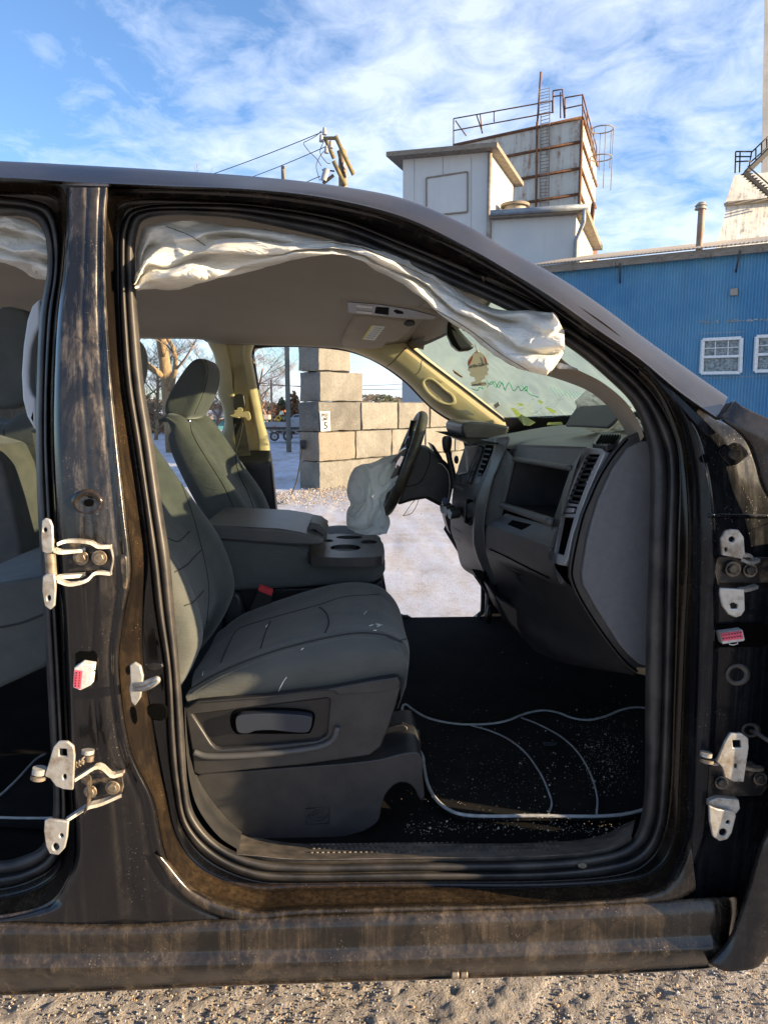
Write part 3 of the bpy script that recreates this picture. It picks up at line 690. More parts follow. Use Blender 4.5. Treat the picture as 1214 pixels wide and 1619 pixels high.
# ---- far side: pillars and rails around the missing driver's doors
def FY(y): return lambda a, b: hy(a, b, y)
far = slab('far_side_panel', [(-160,470),(100,480),(330,498),(560,505),(646,540),(700,590),(800,668),(905,740),(905,1100),(640,1120),(300,1120),(-160,1120)], M['paint'], truck, FY(1.90), .06,
   holes=[[(120,560),(160,536),(222,533),(316,534),(334,545),(343,580),(346,618),(353,638),(356,665),(350,686),(338,698),(330,1000),(120,1000)],
          [(399,556),(410,546),(470,545),(530,549),(566,557),(603,574),(642,602),(682,642),(722,668),(775,690),(790,800),(772,860),(768,960),(762,972),(748,983),(648,984),(636,976),(470,984),(448,880),(430,800),(412,650)]], bevel=.004)
# weather seal of the far front opening
sea = [(399,560),(410,547),(470,545),(530,549),(566,557),(603,574),(642,602),(682,642),(722,668),(775,690),(790,800),(766,870),(763,960),(757,972),(745,981),(650,983),(636,975),(470,982),(448,880),(430,800),(412,650)]
tube('weather_seal', [hy(a, b, 1.875) for a, b in arc(sea, 200, True)] , .010, M['rubber'], truck, 8)
tube('door_frame', [hy(a, b, 1.90) for a, b in cr([(770,925),(769,955),(766,968),(756,980),(742,985),(690,987),(650,986),(638,981)], 50)], .007, M['bezel_lt'], truck, 8)
# far B pillar trim: tan above, charcoal below
bt = []
for y, xl, xr in ((520,318,410),(545,330,402),(562,338,398),(590,343,403),(620,344,408),(645,352,413),(670,355,418),(690,350,424),(712,346,427)):
    bt.append([(xl, y, 1.86), (xl+2, y, 1.82), (xl+(xr-xl)*.2, y, 1.80), (xl+(xr-xl)*.38, y, 1.795), (xl+(xr-xl)*.42, y, 1.815), (xl+(xr-xl)*.72, y, 1.815), (xl+(xr-xl)*.77, y, 1.795), (xr-4, y, 1.80), (xr-1, y, 1.82), (xr, y, 1.86)])
T = [[hy(*q) for q in r] for r in bt]
T = cross([list(c) for c in zip(*T)], 3)
T = [[Vector(q) for q in cr(r, 40)] for r in T]
surf('pillar_trim', T, M['trim'], truck)
bt2 = []
for y, xl, xr in ((712,340,428),(740,345,432),(800,352,438),(860,360,446),(980,370,460)):
    bt2.append([hy(xl, y, 1.84), hy(xl+3, y, 1.795), hy(xl+(xr-xl)*.4, y, 1.78), hy(xr-8, y, 1.785), hy(xr-2, y, 1.80), hy(xr, y, 1.86)])
surf('lower_pillar_trim', cross([list(c) for c in zip(*bt2)], 3), M['plastic_d'], truck, thick=.002)
bp = surf('belt_slide', [[hy(a, b, y) for a, b in arc([(371,590),(378,578),(388,582),(392,610),(394,655),(392,668),(374,668),(370,640)], 30, True)] for y in (1.80, 1.815)] , M['headliner'], truck, closed=True)
bl = slab('seat_belt', [(368,660),(386,661),(394,712),(396,720),(374,722),(372,700)], M['belt'], truck, FY(1.775), .004, bevel=0)
slab('belt_anchor', [(369,630),(372,624),(383,623),(386,630),(386,646),(371,648)], M['mirror'], bl, FY(1.755), .03, sm=24, bevel=.004)
slab('belt_guide', [(363,656),(365,650),(376,648),(379,652),(388,650),(394,652),(396,662),(391,665),(387,660),(368,659)], M['trim'], bl, FY(1.752), .012, sm=40)
cyl('belt_bolt', hy(379.5,648,1.735), .011, .014, M['trim'], bl, (0,1,0), 20)
tube('belt_strap', [hy(384,668,1.77), hy(380,690,1.765), hy(373,712,1.76), hy(372,722,1.76)], .003, M['belt'], bl, 6)
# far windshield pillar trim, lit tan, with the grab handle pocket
lo = [(500,548),(548,553),(600,574),(642,603),(682,643),(722,668),(770,690),(830,720)]
hi_ = [(560,532),(600,532),(644,541),(676,567),(725,605),(760,632),(805,668),(850,700)]
PT = []
for t, y in ((-.03,1.88),(0,1.86),(.06,1.80),(.25,1.765),(.5,1.755),(.75,1.752),(1.0,1.76),(1.02,1.78)):
    PT.append([hy(*(lerp2(a, b, t) + (y,))) for a, b in zip(cr(lo, 50), cr(hi_, 50))])
pt = surf('windshield_pillar_trim', cross(PT, 4), M['trim'], truck)
def ons(o, l): return lambda a, b: (hit(a, b, o, l) or hy(a, b, 1.75))
pk = slab('grab_handle', [(668,601),(676,596),(688,600),(704,614),(717,624),(721,636),(716,640),(704,640),(690,634),(676,622),(668,610)], M['trim'], truck, FY(1.738), .018, holes=[[(671,604),(677,600),(686,603),(702,617),(713,626),(716,634),(712,637),(704,636),(692,630),(678,618)]], sm=60, bevel=.003)
slab('handle_pocket', [(671,604),(677,600),(686,603),(702,617),(713,626),(716,634),(712,637),(704,636),(692,630),(678,618)], M['headliner'], pk, FY(1.75), .003, sm=40, bevel=0)
drape('trim_joint', [(612,579),(625,568),(642,549)], pt, .0018, M['seam'], pt, 20)
drape('trim_joint', [(656,593),(664,585),(667,568)], pt, .0010, M['seam'], pt, 20)
for sc in ([(725,648),(738,648),(751,656),(740,656)], [(688,598),(700,604),(696,606)], [(735,662),(742,676),(735,676)]):
    slab('scuff_mark', sc, M['trim_scuff'], pt, ons(pt, .001), .0005, bevel=0)
# black glass border along that pillar
tube('glass_border', [hit(a, b, pt, .003) or hy(a, b, 1.75) for a, b in cr([(644,545),(676,571),(725,608),(760,635),(800,666)], 40)], .0042, M['black'], truck, 6)
# near windshield pillar trim seen inside (beige strip)
loft('near_pillar_trim', [([(880,560),(905,580),(950,603),(988,634),(1010,668),(1018,690)], .15), ([(870,575),(893,590),(940,608),(972,632),(998,668),(1010,700)], .19), ([(850,590),(885,600),(930,618),(962,644),(985,676),(1000,705)], .26)], M['headliner'], truck, n=50, sub=4, ctl=True)

# ---- overhead console, visor, mirror
def FP(a, b, c): p, n = plane3(a, b, c); return lambda x, y: hp(x, y, p, n)
def HP3(l): return FP(hit(542,474,hl,l), hit(630,480,hl,l), hit(556,510,hl,l))
oc_pl = HP3(.03)
oc = slab('overhead_console', [(536,470),(560,471),(640,480),(676,488),(700,498),(690,507),(660,506),(600,500),(560,497),(540,493)], M['visor'], truck, oc_pl, .02, bevel=.004)
oc2 = HP3(.036)
slab('console_panel', [(549,477),(600,481),(650,489),(690,500),(684,505),(640,503),(590,498),(550,494)], M['plastic_d'], oc, oc2, .008)
oc3 = HP3(.042)
for a in ([(563,481),(589,484),(589,488),(563,485.5)], [(563,491),(588,493.5),(588,497),(563,494.5)]): slab('map_lamp', a, M['white_pl'], oc, oc3, .004, bevel=.001)
for a in ([(594,486),(615,487),(614,498),(592,495)], [(622,492),(626,490),(636,493),(638,496),(628,496)]): slab('console_switch', a, M['hole'], oc, oc3, .003, bevel=0)
def VP3(l): return FP(hit(560,500,hl,l), hit(610,500,hl,l), hit(548,535,hl,l))
vis_pl = VP3(.07)
vs = slab('sun_visor', [(561,500),(575,499),(640,507),(654,510),(655,514),(645,526),(628,540),(612,541),(606,549),(596,552),(560,551),(543,549),(539,543),(541,536)], M['visor'], truck, vis_pl, .02, bevel=.008, seg=4)
v2 = VP3(.076)
lb = slab('warning_label', [(587,514),(609,516),(592,538),(572,536)], M['paper'], vs, v2, .001, bevel=0)
v3 = VP3(.079)
slab('label_band', [(587,514),(590,514.3),(575,536.3),(572,536)], M['yellow'], lb, v3, .001, bevel=0)
V, f = [], []
for k in range(6):
    a = v3(592 - 2.6*k, 518 + 3.1*k); b_ = v3(604 - 2.6*k, 519 + 3.1*k); tubeg([a, b_], .0007, 4, V, f)
link('label_text', V, f, M['seam'], lb)
slab('visor_clip', disc(647, 512, 9, 4, 16), M['seam'], vs, v3, .006)
mr_ = FP(hy(706,508,.86), hy(750,550,.86), hy(735,500,.80))
mi = slab('rear_view_mirror', [(708,508),(716,509),(738,533),(752,548),(744,553),(727,555),(716,545),(709,528)], M['mirror'], truck, FY(.86), .055, bevel=.012, seg=4)
slab('mirror_glass', [(708,508),(711,509),(717,530),(729,553),(726,555),(715,545),(707,528)], M['hole'], mi, FY(.852), .004, bevel=0)
tube('mirror_stalk', [hy(735,520,.9), hy(735,500,.93)], .009, M['mirror'], mi, 8)
# air freshener hanging from the mirror: a thing of its own
afp = FY(.80)
tr = [(755,553),(759,560),(763,568),(767,572),(770,583),(769,590),(772,597),(766,601),(770,607),(764,612),(760,611),(759,604),(758,604),(758,597),(760,594)]
AF = [(755,552),(760,560),(766,566),(770,573),(768,577),(772,584),(769,589),(772,596),(767,599),(769,605),(763,607),(758,604),(758,609),(765,610),(765,611),(767,611),(767,611.5)]
AF = [(755,552),(759,557),(763,561),(768,565),(772,573),(770,578),(773,582),(770,588),(773,594),(766,596),(768,601),(763,602),(759,600),(759,603),(767,602.5)]
AF = [(755,551),(759,556),(765,561),(769,568),(771,575),(769,578),(773,584),(770,588),(772,592),(766,594),(767,598),(763,600),(760,603),(768,604),(768,609),(767,610),(745,610),(745,604),(752,602),(750,596),(745,595),(742,592),(744,588),(739,585),(742,579),(739,576),(740,569),(745,562),(751,556)]
af = slab('air_freshener', AF, M['trim'], None, afp, .002, bevel=0)
tag(af, 'tan tree shaped air freshener hanging by a cord below the rear view mirror', 'air freshener')
af.data.materials.clear(); af.data.materials.append(pmat('card_tan', (.34,.31,.24), rough=.8))
afq = FY(.797)
for pl in ([(745,564),(748,561),(746,569),(743,575),(740,578),(740,573)], [(764,562),(768,567),(770,575),(767,574),(766,568)]): slab('printed_leaves', pl, M['inkred'], af, afq, .0006, bevel=0)
def text(name, body, loc, size, mat, parent, xdir, up, extr=.0004, bold=0, align='CENTER', font_scale=(1,1)):
    cu = bpy.data.curves.new(name, 'FONT'); cu.body = body; cu.size = size; cu.align_x = align; cu.align_y = 'CENTER'; cu.extrude = extr
    cu.resolution_u = 3; cu.offset = bold
    tmp = bpy.data.objects.new('tmp', cu); COL.objects.link(tmp)
    dg = bpy.context.evaluated_depsgraph_get(); me = bpy.data.meshes.new_from_object(tmp.evaluated_get(dg)); bpy.data.objects.remove(tmp)
    x = Vector(xdir).normalized(); u = Vector(up); u = (u - x*u.dot(x)).normalized(); n = x.cross(u)
    mt = Matrix((x*font_scale[0], u*font_scale[1], n)).transposed().to_4x4(); mt.translation = Vector(loc)
    me.transform(mt); me.materials.clear(); me.materials.append(mat)
    o = bpy.data.objects.new(name, me); COL.objects.link(o); par(o, parent); return o
xd = hy(770,575,.79) - hy(741,579.5,.79)
text('card_text', 'Little Trees', hy(756,577,.796), .0125, M['black'], af, xd, (0,0,1))
text('card_text', 'True North', hy(757,607,.796), .0085, M['black'], af, xd, (0,0,1))
tube('hanging_cord', [hy(750,545,.85), hy(753,547,.82), hy(757,556,.80), hy(754,553,.80), hy(751,548,.83)], .0012, M['paper'], af, 6, spl=20)
# marker scrawl and old stickers on the glass
def gl(pts, r=.0016, mat='green_ink'):
    q = [hit(a, b, ws, .002) for a, b in cr(pts, 60)]; q = [p for p in q if p is not None]
    return tubeg(q, r, 5)
V, f = [], []
for pts in ([(745,614),(755,617),(758,612),(764,615),(762,609),(772,606),(769,601),(776,608),(782,603),(788,613),(794,604),(798,616),(805,604),(812,618),(820,610),(824,618),(833,610),(833,618),(840,624),(852,628)],
            [(770,612),(778,603),(784,612),(791,603),(800,618)], [(826,610),(832,616),(829,618)]):
    v, g = gl(pts); b0 = len(V); V += v; f += [tuple(b0+x for x in q) for q in g]
link('marker_scrawl', V, f, M['green_ink'], ws)
V, f = [], []
for k in range(9):
    x = 870 + k*6; v, g = gl([(x, 612+k*1.2), (x+6, 620+k), (x+9, 624+k)], .0009); b0 = len(V); V += v; f += [tuple(b0+x_ for x_ in q) for q in g]
link('marker_scrawl', V, f, pmat('teal_marker', (.10,.40,.38), rough=.6), ws)
def wst(a, b): return hit(a, b, ws, .003) or hy(a, b, 1.2)
slab('inspection_sticker', [(661,541),(671,545),(669,553),(657,549)], M['lever'], ws, wst, .001, bevel=0)
st_y = cloth_mat('sticker_olive', (.62,.66,.34), .7)
for k, pl in enumerate(([(807,645),(814,646),(824,655),(834,662),(846,668),(838,673),(828,672),(818,660)], [(818,637),(828,639),(826,642),(820,641)], [(851,633),(858,635),(857,639),(852,637)], [(861,643),(868,645),(879,650),(877,654),(868,650)], [(866,668),(888,667),(890,672),(864,672)])):
    slab('old_sticker', pl, st_y, ws, wst, .001, bevel=0)
slab('old_sticker', [(780,640),(788,635),(790,641),(783,646)], M['paper'], ws, wst, .001, bevel=0)
slab('old_sticker', [(715,584),(721,588),(732,596),(729,597),(718,590)], pmat('sticker_tan', (.45,.25,.14), rough=.8), ws, wst, .001, bevel=0)
# crack lines
V, f = [], []
rnd = random.Random(5)
for k in range(16):
    x, y = 900 + rnd.uniform(-40, 30), 640 + rnd.uniform(-20, 20); pts = [(x, y)]
    for j in range(5): x += rnd.uniform(-18, -4) if k % 2 else rnd.uniform(2, 10); y += rnd.uniform(-12, 12); pts.append((x, y))
    v, g = gl(pts, .0005); b0 = len(V); V += v; f += [tuple(b0+x_ for x_ in q) for q in g]
link('glass_cracks', V, f, M['paper'], ws)

# ---- floor, carpet, mats
ZF = .615
def FZ(z): return lambda a, b: hz(a, b, z)
fl_ = [[Vector((x, y, ZF - .012 + (.5*(x-.9) if x > .9 else 0))) for y in (.16, .2, .3, .45, .6, .7, .76, .80, .86, .92, .98, 1.04, 1.1, 1.16, 1.2, 1.3, 1.5, 1.7, 1.82, 1.88)] for x in np.linspace(-1.9, 1.25, 40)]
surf('carpet', fl_, M['carpet'], truck)
surf('firewall', [[Vector((1.0 + (.12 if z > .8 else 0), y, z)) for z in (.55, .7, .9, 1.2, 1.42)] for y in (.1, .5, 1.0, 1.5, 1.9)], M['plastic_d'], truck)
surf('cab_rear_wall', [[Vector((-1.55 - .1*(1.9-z), y, z)) for z in (.55, 1.0, 1.3)] for y in (.12, .6, 1.2, 1.85)], M['plastic_d'], truck)
mo = [(636,1120),(641,1114),(652,1122),(672,1134),(700,1142),(735,1146),(775,1145),(802,1140),(822,1132),(842,1126),(862,1124),(884,1128),(905,1136),(930,1139),(955,1134),(980,1124),(1003,1119),(1028,1121),(1060,1126),(1075,1180),(1066,1240),(1040,1268),(1018,1280),(985,1288),(945,1291),(900,1291),(840,1290),(780,1291),(735,1289),(710,1281),(690,1265),(676,1240),(670,1210),(668,1196),(655,1175),(643,1155),(637,1140)]
mat_ = slab('floor_mat', mo, M['mat'], None, FZ(ZF+.012), .012, sm=140, bevel=.003)
tag(mat_, 'black carpeted floor mat with pale piping lying in the front footwell', 'floor mat')
tube('mat_piping', [hz(a, b, ZF+.0125) for a, b in arc(mo, 260, True)] + [hz(mo[0][0], mo[0][1], ZF+.0125)], .0042, M['piping'], mat_, 6)
for pts in ([(744,1147),(775,1156),(805,1170),(832,1192),(855,1225),(868,1255),(872,1272),(866,1290)], [(824,1135),(852,1146),(888,1166),(915,1192),(935,1228),(944,1262),(943,1289)]):
    tube('mat_line', [hz(a, b, ZF+.0135) for a, b in arc(pts, 60)], .0024, M['piping'], mat_, 6)
slab('paper_scrap', [(858,1173),(866,1173),(880,1174),(878,1178),(868,1179),(860,1178)], M['lever'], None, FZ(ZF+.018), .002, bevel=.0005)
tag(bpy.data.objects['paper_scrap'], 'pale blue torn scrap lying on the black floor mat between the two piping arcs', 'scrap')
m2 = slab('floor_mat', [(-120,1215),(-60,1290),(-20,1298),(88,1300),(96,1240),(70,1200),(48,1212),(10,1245),(-5,1258),(-40,1235)], M['mat'], None, FZ(ZF+.012), .012, sm=80, bevel=.003)
tag(m2, 'black floor mat with pale piping behind the centre pillar in the rear footwell', 'floor mat')
for pts in ([(-60,1262),(-10,1262),(20,1240),(55,1203),(72,1192)], [(-60,1290),(0,1293),(40,1294),(86,1294)]): tube('mat_piping', [hz(a, b, ZF+.014) for a, b in arc(pts, 40)], .0032, M['piping'], m2, 6)
# grit trodden into the cabin
V, f = [], []
rnd = random.Random(9)
def crumb(p, s):
    b0 = len(V)
    for d in ((1,0,0),(-1,0,0),(0,1,0),(0,-1,0),(0,0,1),(0,0,-1)): V.append(p + Vector(d)*s*rnd.uniform(.5, 1.2))
    for q in ((0,2,4),(2,1,4),(1,3,4),(3,0,4),(2,0,5),(1,2,5),(3,1,5),(0,3,5)): f.append(tuple(b0+x for x in q))
for k in range(1500):
    c = rnd.random()
    if c < .35: x, y = rnd.gauss(960, 32), rnd.gauss(1190, 32); s = .0013
    elif c < .55: x, y = rnd.gauss(800, 70), rnd.gauss(1225, 38); s = .0010
    elif c < .75: x, y = rnd.uniform(640, 1000), rnd.gauss(1310, 7); s = .0012
    elif c < .85: x, y = rnd.uniform(680, 1010), rnd.uniform(1020, 1130); s = .0009
    else: x, y = rnd.uniform(640, 1010), rnd.uniform(1120, 1300); s = .0011
    if rnd.random() < .04: s *= 2.6
    if x > 1015: continue
    crumb(hz(x, y, ZF+.0145), s*rnd.uniform(.5, 1.3))
for k in range(26):
    crumb(hz(rnd.uniform(800, 905), rnd.uniform(1140, 1285), ZF+.0155), rnd.uniform(.0018, .0034))
tag(link('grit', V, f, pmat('grit_pale', (.42,.40,.36), (.30,.22,.14), 300, .8), None, False), 'pale grit scattered over the black floor mat and carpet', 'grit', kind='stuff')

# ---- molded cover under the near seat
UO = [(312,1228),(330,1222),(400,1218),(480,1213),(560,1208),(610,1202),(640,1196),(664,1192)]
UB = [(312,1262),(330,1285),(352,1308),(385,1325),(430,1330),(500,1330),(550,1325),(585,1308)]
UB2 = [(300,1245),(320,1280),(348,1308),(385,1326),(440,1331),(520,1328),(570,1316),(598,1300),(602,1286),(606,1268),(618,1250),(636,1240),(656,1243),(668,1262)]
us_o = [(310,1228),(360,1222),(430,1216),(500,1211),(560,1206),(600,1201),(636,1192),(660,1190),(668,1202),(668,1222),(671,1262),(664,1266),(655,1247),(642,1238),(626,1240),(610,1256),(603,1276),(600,1295),(588,1308),(560,1320),(510,1328),(440,1330),(390,1326),(352,1308),(326,1282),(314,1258)]
def us_surf():
    c = (490, 1268); rows = []
    for k, (sc, y) in enumerate(((1.0, .50), (1.0, .33), (.985, .285), (.95, .262), (.88, .250), (.7, .247), (.4, .246), (.02, .245))):
        rows.append([hy(c[0]+(a-c[0])*sc if sc < 1 else a, c[1]+(b-c[1])*sc if sc < 1 else b, y) for a, b in arc(us_o, 120, True)])
        rows[-1].append(rows[-1][0])
    return cross(rows, 3)
uc = slab('under_seat_cover', us_o, M['plastic'], truck, FY(.25), .22, bevel=.042, seg=8, sm=90)
fr_ = [(484,1279),(521,1277),(520,1302),(486,1304)]
tube('molded_emblem', [hy(a, b, .249) for a, b in fr_ + [fr_[0]]], .0011, M['plastic_d'], uc, 5)
for pts in ([(487,1291),(502,1282),(518,1289),(503,1299),(487,1291)], [(494,1290),(503,1286),(512,1290),(503,1294),(494,1290)]): tube('molded_emblem', [hy(a, b, .249) for a, b in arc(pts, 30)], .0011, M['plastic_d'], uc, 5)
box('seat_rail', hy(632, 1170, .42), (.10, .05, .03), M['plastic_d'], truck, bevel=.004)
cyl('rail_bolt', hy(600, 1184, .34), .011, .07, M['rubber'], truck, (1, 0, .1), 14)
slab('rail_cover', [(606,1152),(636,1146),(644,1150),(648,1178),(600,1182),(598,1170)], M['plastic_d'], truck, FY(.36), .02)
# ================================================================ SEATS
def shape_at(w, h, d): pass
PROF = [(-.47,.84),(-.40,.92),(-.352,1.00),(-.336,1.07),(-.372,1.19),(-.45,1.31),(-.52,1.42),(-.562,1.485),(-.592,1.512),(-.632,1.520),(-.665,1.500)]
def backrest(parent, y0, mat, dx=0.0, dz=0.0, yscale=1.0):
    T_ = [(.42,.16),(.30,.155),(.245,.12),(.235,.06),(.243,.018),(.265,.002),(.31,.0),(.345,.010),(.375,.028),(.43,.034),(.50,.036),(.57,.034),(.625,.028),(.655,.010),(.69,.0),(.735,.002),(.757,.018),(.765,.06),(.755,.12),(.70,.155),(.58,.16)]
    pr = cr(PROF, 40); rows = []
    for y, sh in T_:
        row = []
        for k, p in enumerate(pr):
            a = pr[max(0, k-1)]; b = pr[min(39, k+1)]; t = Vector((b[0]-a[0], 0, b[1]-a[1])).normalized(); n = Vector((t.z, 0, -t.x))
            u = k/39; kk = 1 - .20*max(0, (u-.55)/.45)**1.6 - .05*max(0, (.15-u)/.15)
            s_ = sh * (1 - .92*(max(0, u-.35)/.65)**1.3) if sh > .04 else sh*(1 if u < .85 else (1-u)/.15)
            q = Vector((p[0]+dx, y0 + (.5 + (y-.5)*kk)*yscale, p[1]+dz)) - n*s_
            row.append(q)
        rows.append(row)
    o = surf('backrest', cross(rows, 3), mat, parent)
    return o, pr
def headrest(parent, dy, dx=0, dz=0):
    side = [(262,655),(261,641),(267,625),(275,610),(289,588),(303,571),(314,566),(322,570),(327,582),(327,600),(322,620),(313,640),(303,657),(292,663),(272,663)]
    pr = arc(side, 56, True); c = np.mean([p[:2] for p in pr], axis=0)
    rows = []
    for y, sc in ((1.315,.02),(1.312,.4),(1.310,.7),(1.313,.88),(1.325,.965),(1.35,1.0),(1.45,1.02),(1.55,1.0),(1.575,.965),(1.588,.88),(1.59,.7),(1.588,.4),(1.585,.02)):
        base = [hy(p[0], p[1], 1.33) for p in pr]; cc = hy(c[0], c[1], 1.33)
        row = [Vector((cc.x + (b.x-cc.x)*sc + dx, y + dy, cc.z + (b.z-cc.z)*sc + dz)) for b in base]; row.append(row[0]); rows.append(row)
    return surf('headrest', cross(rows, 3), M['fabric_side'], parent)
def seam3(name, pts, r, mat, parent): return tube(name, pts, r, mat, parent, 6)
def front_seat(y0):
    cushion = None
    return cushion
# passenger seat cushion
cr0 = [(300,1116),(360,1112),(418,1106),(522,1097),(600,1082),(628,1078),(634,1100),(628,1120)]
cr1 = [(294,1102),(350,1086),(414,1072),(520,1052),(590,1040),(638,1040),(642,1078),(630,1118)]
cr2 = [(301,1089),(349,1062),(418,1034),(488,1014),(557,1001),(606,1003),(643,1030),(640,1090)]
cr2b= [(303,1084),(351,1056),(420,1028),(488,1008),(557,995),(608,998),(645,1025),(642,1086)]
cr3 = [(306,1066),(352,1038),(420,1008),(488,990),(557,978),(612,988),(645,1015),(642,1080)]
cr4 = [(318,1046),(362,1014),(426,986),(492,966),(558,953),(612,968),(642,1005),(642,1070)]
cr5 = [(332,1024),(374,994),(436,966),(502,944),(562,934),(612,950),(638,990),(640,1060)]
cr6 = [(345,1000),(386,970),(453,945),(522,925),(574,921),(610,934),(633,972),(636,1040)]
cr7 = [(350,1020),(392,990),(455,966),(524,950),(574,948),(606,958),(622,990),(625,1040)]
rows = [(cr0,.30),(cr0,.262),(cr1,.232),(cr2,.262),(cr2b,.275),(cr3,.37),(cr4,.50),(cr5,.63),(cr6,.735),(cr7,.77)]
ps = loft('passenger_seat', rows, M['fabric'], truck, n=90, sub=5, mode='Y', ctl=True)
tag(ps)
nb = len(ps.data.polygons)
ps.data.materials.append(M['fabric_side']); ps.data.materials.append(M['fabric_dk'])
nv_ = 89
for i, p in enumerate(ps.data.polygons):
    r_ = i // nv_
    if r_ < 15: p.material_index = 1
    c = p.center
    if 20 < r_ < 37 and i % nv_ > 8 and i % nv_ < 62: p.material_index = 2
for pts, r, m in (([(301,1090),(349,1063),(418,1035),(488,1015),(557,1002),(606,1004),(636,1016)], .0022, 'seam'),
               ([(303,1097),(352,1069),(420,1041),(488,1021),(557,1008),(600,1010)], .0007, 'thread'),
               ([(362,1018),(377,995),(420,980),(470,966),(506,956),(545,944),(600,940)], .0016, 'seam'),
               ([(349,1048),(362,1018)], .0016, 'seam'), ([(412,1026),(420,1000),(428,982)], .0016, 'seam'),
               ([(505,960),(516,970),(520,985),(514,1001)], .0018, 'seam'), ([(606,1003),(622,1012),(636,1012),(646,1008)], .0012, 'seam')):
    drape('seat_seam', pts, ps, r, M[m], ps, 70, .0)
o, _ = backrest(ps, 0, M['fabric'])
pb_ = o
ps_b = o
for pts in ([(262,850),(282,856),(300,840)], [(276,905),(296,893),(306,882),(318,870)], [(291,958),(305,952),(322,934)], [(285,760),(305,815),(322,880),(330,930),(327,985)]):
    drape('seat_seam', pts, o, .0016, M['seam'], o, 40, 0)
tag(headrest(ps, -.95))
slab('side_cover', [(292,1120),(313,1109),(418,1102),(522,1089),(600,1075),(629,1071),(634,1081),(626,1115),(612,1157),(602,1181),(584,1195),(488,1209),(400,1217),(315,1226),(306,1222),(304,1191),(297,1150)], M['plastic'], ps, FY(.232), .05,
     holes=[[(303,1130),(420,1116),(518,1104),(522,1107),(518,1160),(514,1166),(503,1172),(420,1180),(350,1186),(340,1183),(333,1176)]], bevel=.005, seg=3)
pn = slab('cover_panel', [(302,1129),(420,1115),(520,1103),(524,1107),(519,1162),(503,1174),(420,1182),(350,1188),(338,1184),(331,1176)], M['plastic_d'], ps, FY(.243), .03, bevel=.002)
slab('cover_lip', [(294,1121),(316,1112),(418,1105),(510,1092),(527,1093),(534,1099),(600,1095),(630,1088),(633,1080),(628,1071),(600,1075),(522,1089),(418,1102),(313,1109)], M['plastic'], ps, FY(.224), .02, bevel=.004)
tube('cover_ridge', [hy(a, b, .228) for a, b in cr([(306,1190),(330,1196),(400,1194),(490,1184),(524,1172),(534,1150)], 50)], .007, M['plastic_g'], ps, 8)
slab('lever_recess', [(364,1146),(367,1127),(390,1121),(450,1120),(488,1124),(498,1133),(492,1157),(480,1161),(400,1161),(374,1161)], M['hole'], ps, FY(.240), .01, bevel=.003, sm=60)
slab('seat_lever', [(374,1134),(390,1130),(440,1129),(488,1133),(493,1142),(489,1156),(480,1159),(460,1158),(430,1155),(404,1156),(392,1160),(378,1159),(373,1150)], M['lever'], ps, FY(.222), .02, bevel=.006, seg=4, sm=70)
slab('hinge_cover', [(363,942),(372,938),(379,945),(387,978),(372,988),(358,992),(354,975)], M['plastic'], ps, FY(.76), .03, bevel=.006)
bk = slab('buckle', [(408,930),(432,938),(430,954),(414,968),(392,972),(396,954)], M['plastic_d'], truck, FY(.72), .03, bevel=.004)
slab('release_button', [(410,926),(431,934),(430,943),(407,934)], M['red'], bk, FY(.715), .022, bevel=.002)
V, f = [], []
rnd = random.Random(3)
for (x, y, dx, dy, r) in ((584,990,6,-2,.0012),(594,987,7,1,.0012),(596,991,8,-3,.001),(590,997,5,0,.0008),(440,1094,8,-16,.0012),(447,1080,6,-9,.001),(320,1068,2,-6,.0009),(420,992,3,-4,.0014),(476,1028,4,-3,.0008),(575,972,5,-6,.0008)):
    a = hit(x, y, ps, .001); b_ = hit(x+dx, y+dy, ps, .001)
    if a and b_: tubeg([a, a.lerp(b_, .5) + Vector((0,-.001,.001)), b_], r, 5, V, f)
tag(link('seat_litter', V, f, M['paper'], ps), kind='stuff')

# driver seat: headrest, backrest, cushion
ds = loft('driver_seat', [([(x, y) for x, y in cr0], .30), (cr1, .232), (cr2, .262), (cr4, .50), (cr6, .735), (cr7, .77)], M['fabric'], truck, n=60, sub=3, mode='Y', ctl=True)
for v in ds.data.vertices: v.co.y += .95; v.co.x -= .06
o, _ = backrest(ds, .95, M['fabric'])
o.data.materials.append(M['fabric_side'])
for pts in ([(300,668),(306,690),(329,729),(354,769),(371,806)], [(372,712),(374,735),(381,756),(390,775),(402,806)], ):
    drape('seat_seam', pts, o, .0022, M['seam'], o, 50, .0)
drape('seat_seam', [(304,668),(311,690),(334,729),(359,769),(376,806)], o, .0008, M['thread'], o, 50, .0005)
h = headrest(ds, 0)
drape('seat_seam', [(324,568),(329,585),(326,605),(318,630),(307,654)], h, .0018, M['seam'], h, 40, 0)
for x in (288, 300): tube('headrest_post', [hy(x, 660, 1.45), hy(x-2, 674, 1.45)], .006, M['chrome'], ds, 10)
# rear bench (far part seen past the rear seal) and its cushion
rb = slab('rear_bench', [(-90,930),(0,922),(62,912),(72,916),(75,945),(78,1048),(70,1056),(0,1088),(-90,1125)], M['fabric'], truck, FY(.42), 1.3, bevel=.05, seg=5)
slab('backrest', [(-180,640),(4,672),(22,655),(45,648),(60,665),(66,700),(66,920),(-60,960)], M['fabric'], rb, FY(1.05), .25, bevel=.03, seg=4, sm=0)
slab('headrest', [(-60,520),(0,484),(12,483),(44,490),(58,520),(60,600),(40,640),(20,646),(-60,650)], M['fabric_side'], rb, FY(1.12), .16, bevel=.03, seg=5)
slab('center_armrest', [(-60,690),(-10,705),(6,740),(18,790),(32,860),(36,900),(30,915),(8,925),(-60,940)], M['fabric_dk'], rb, FY(.80), .2, bevel=.03, seg=4)
drape('seat_seam', [(5,680),(12,700),(30,735),(45,762)], bpy.data.objects['backrest.002'], .002, M['seam'], rb, 30)
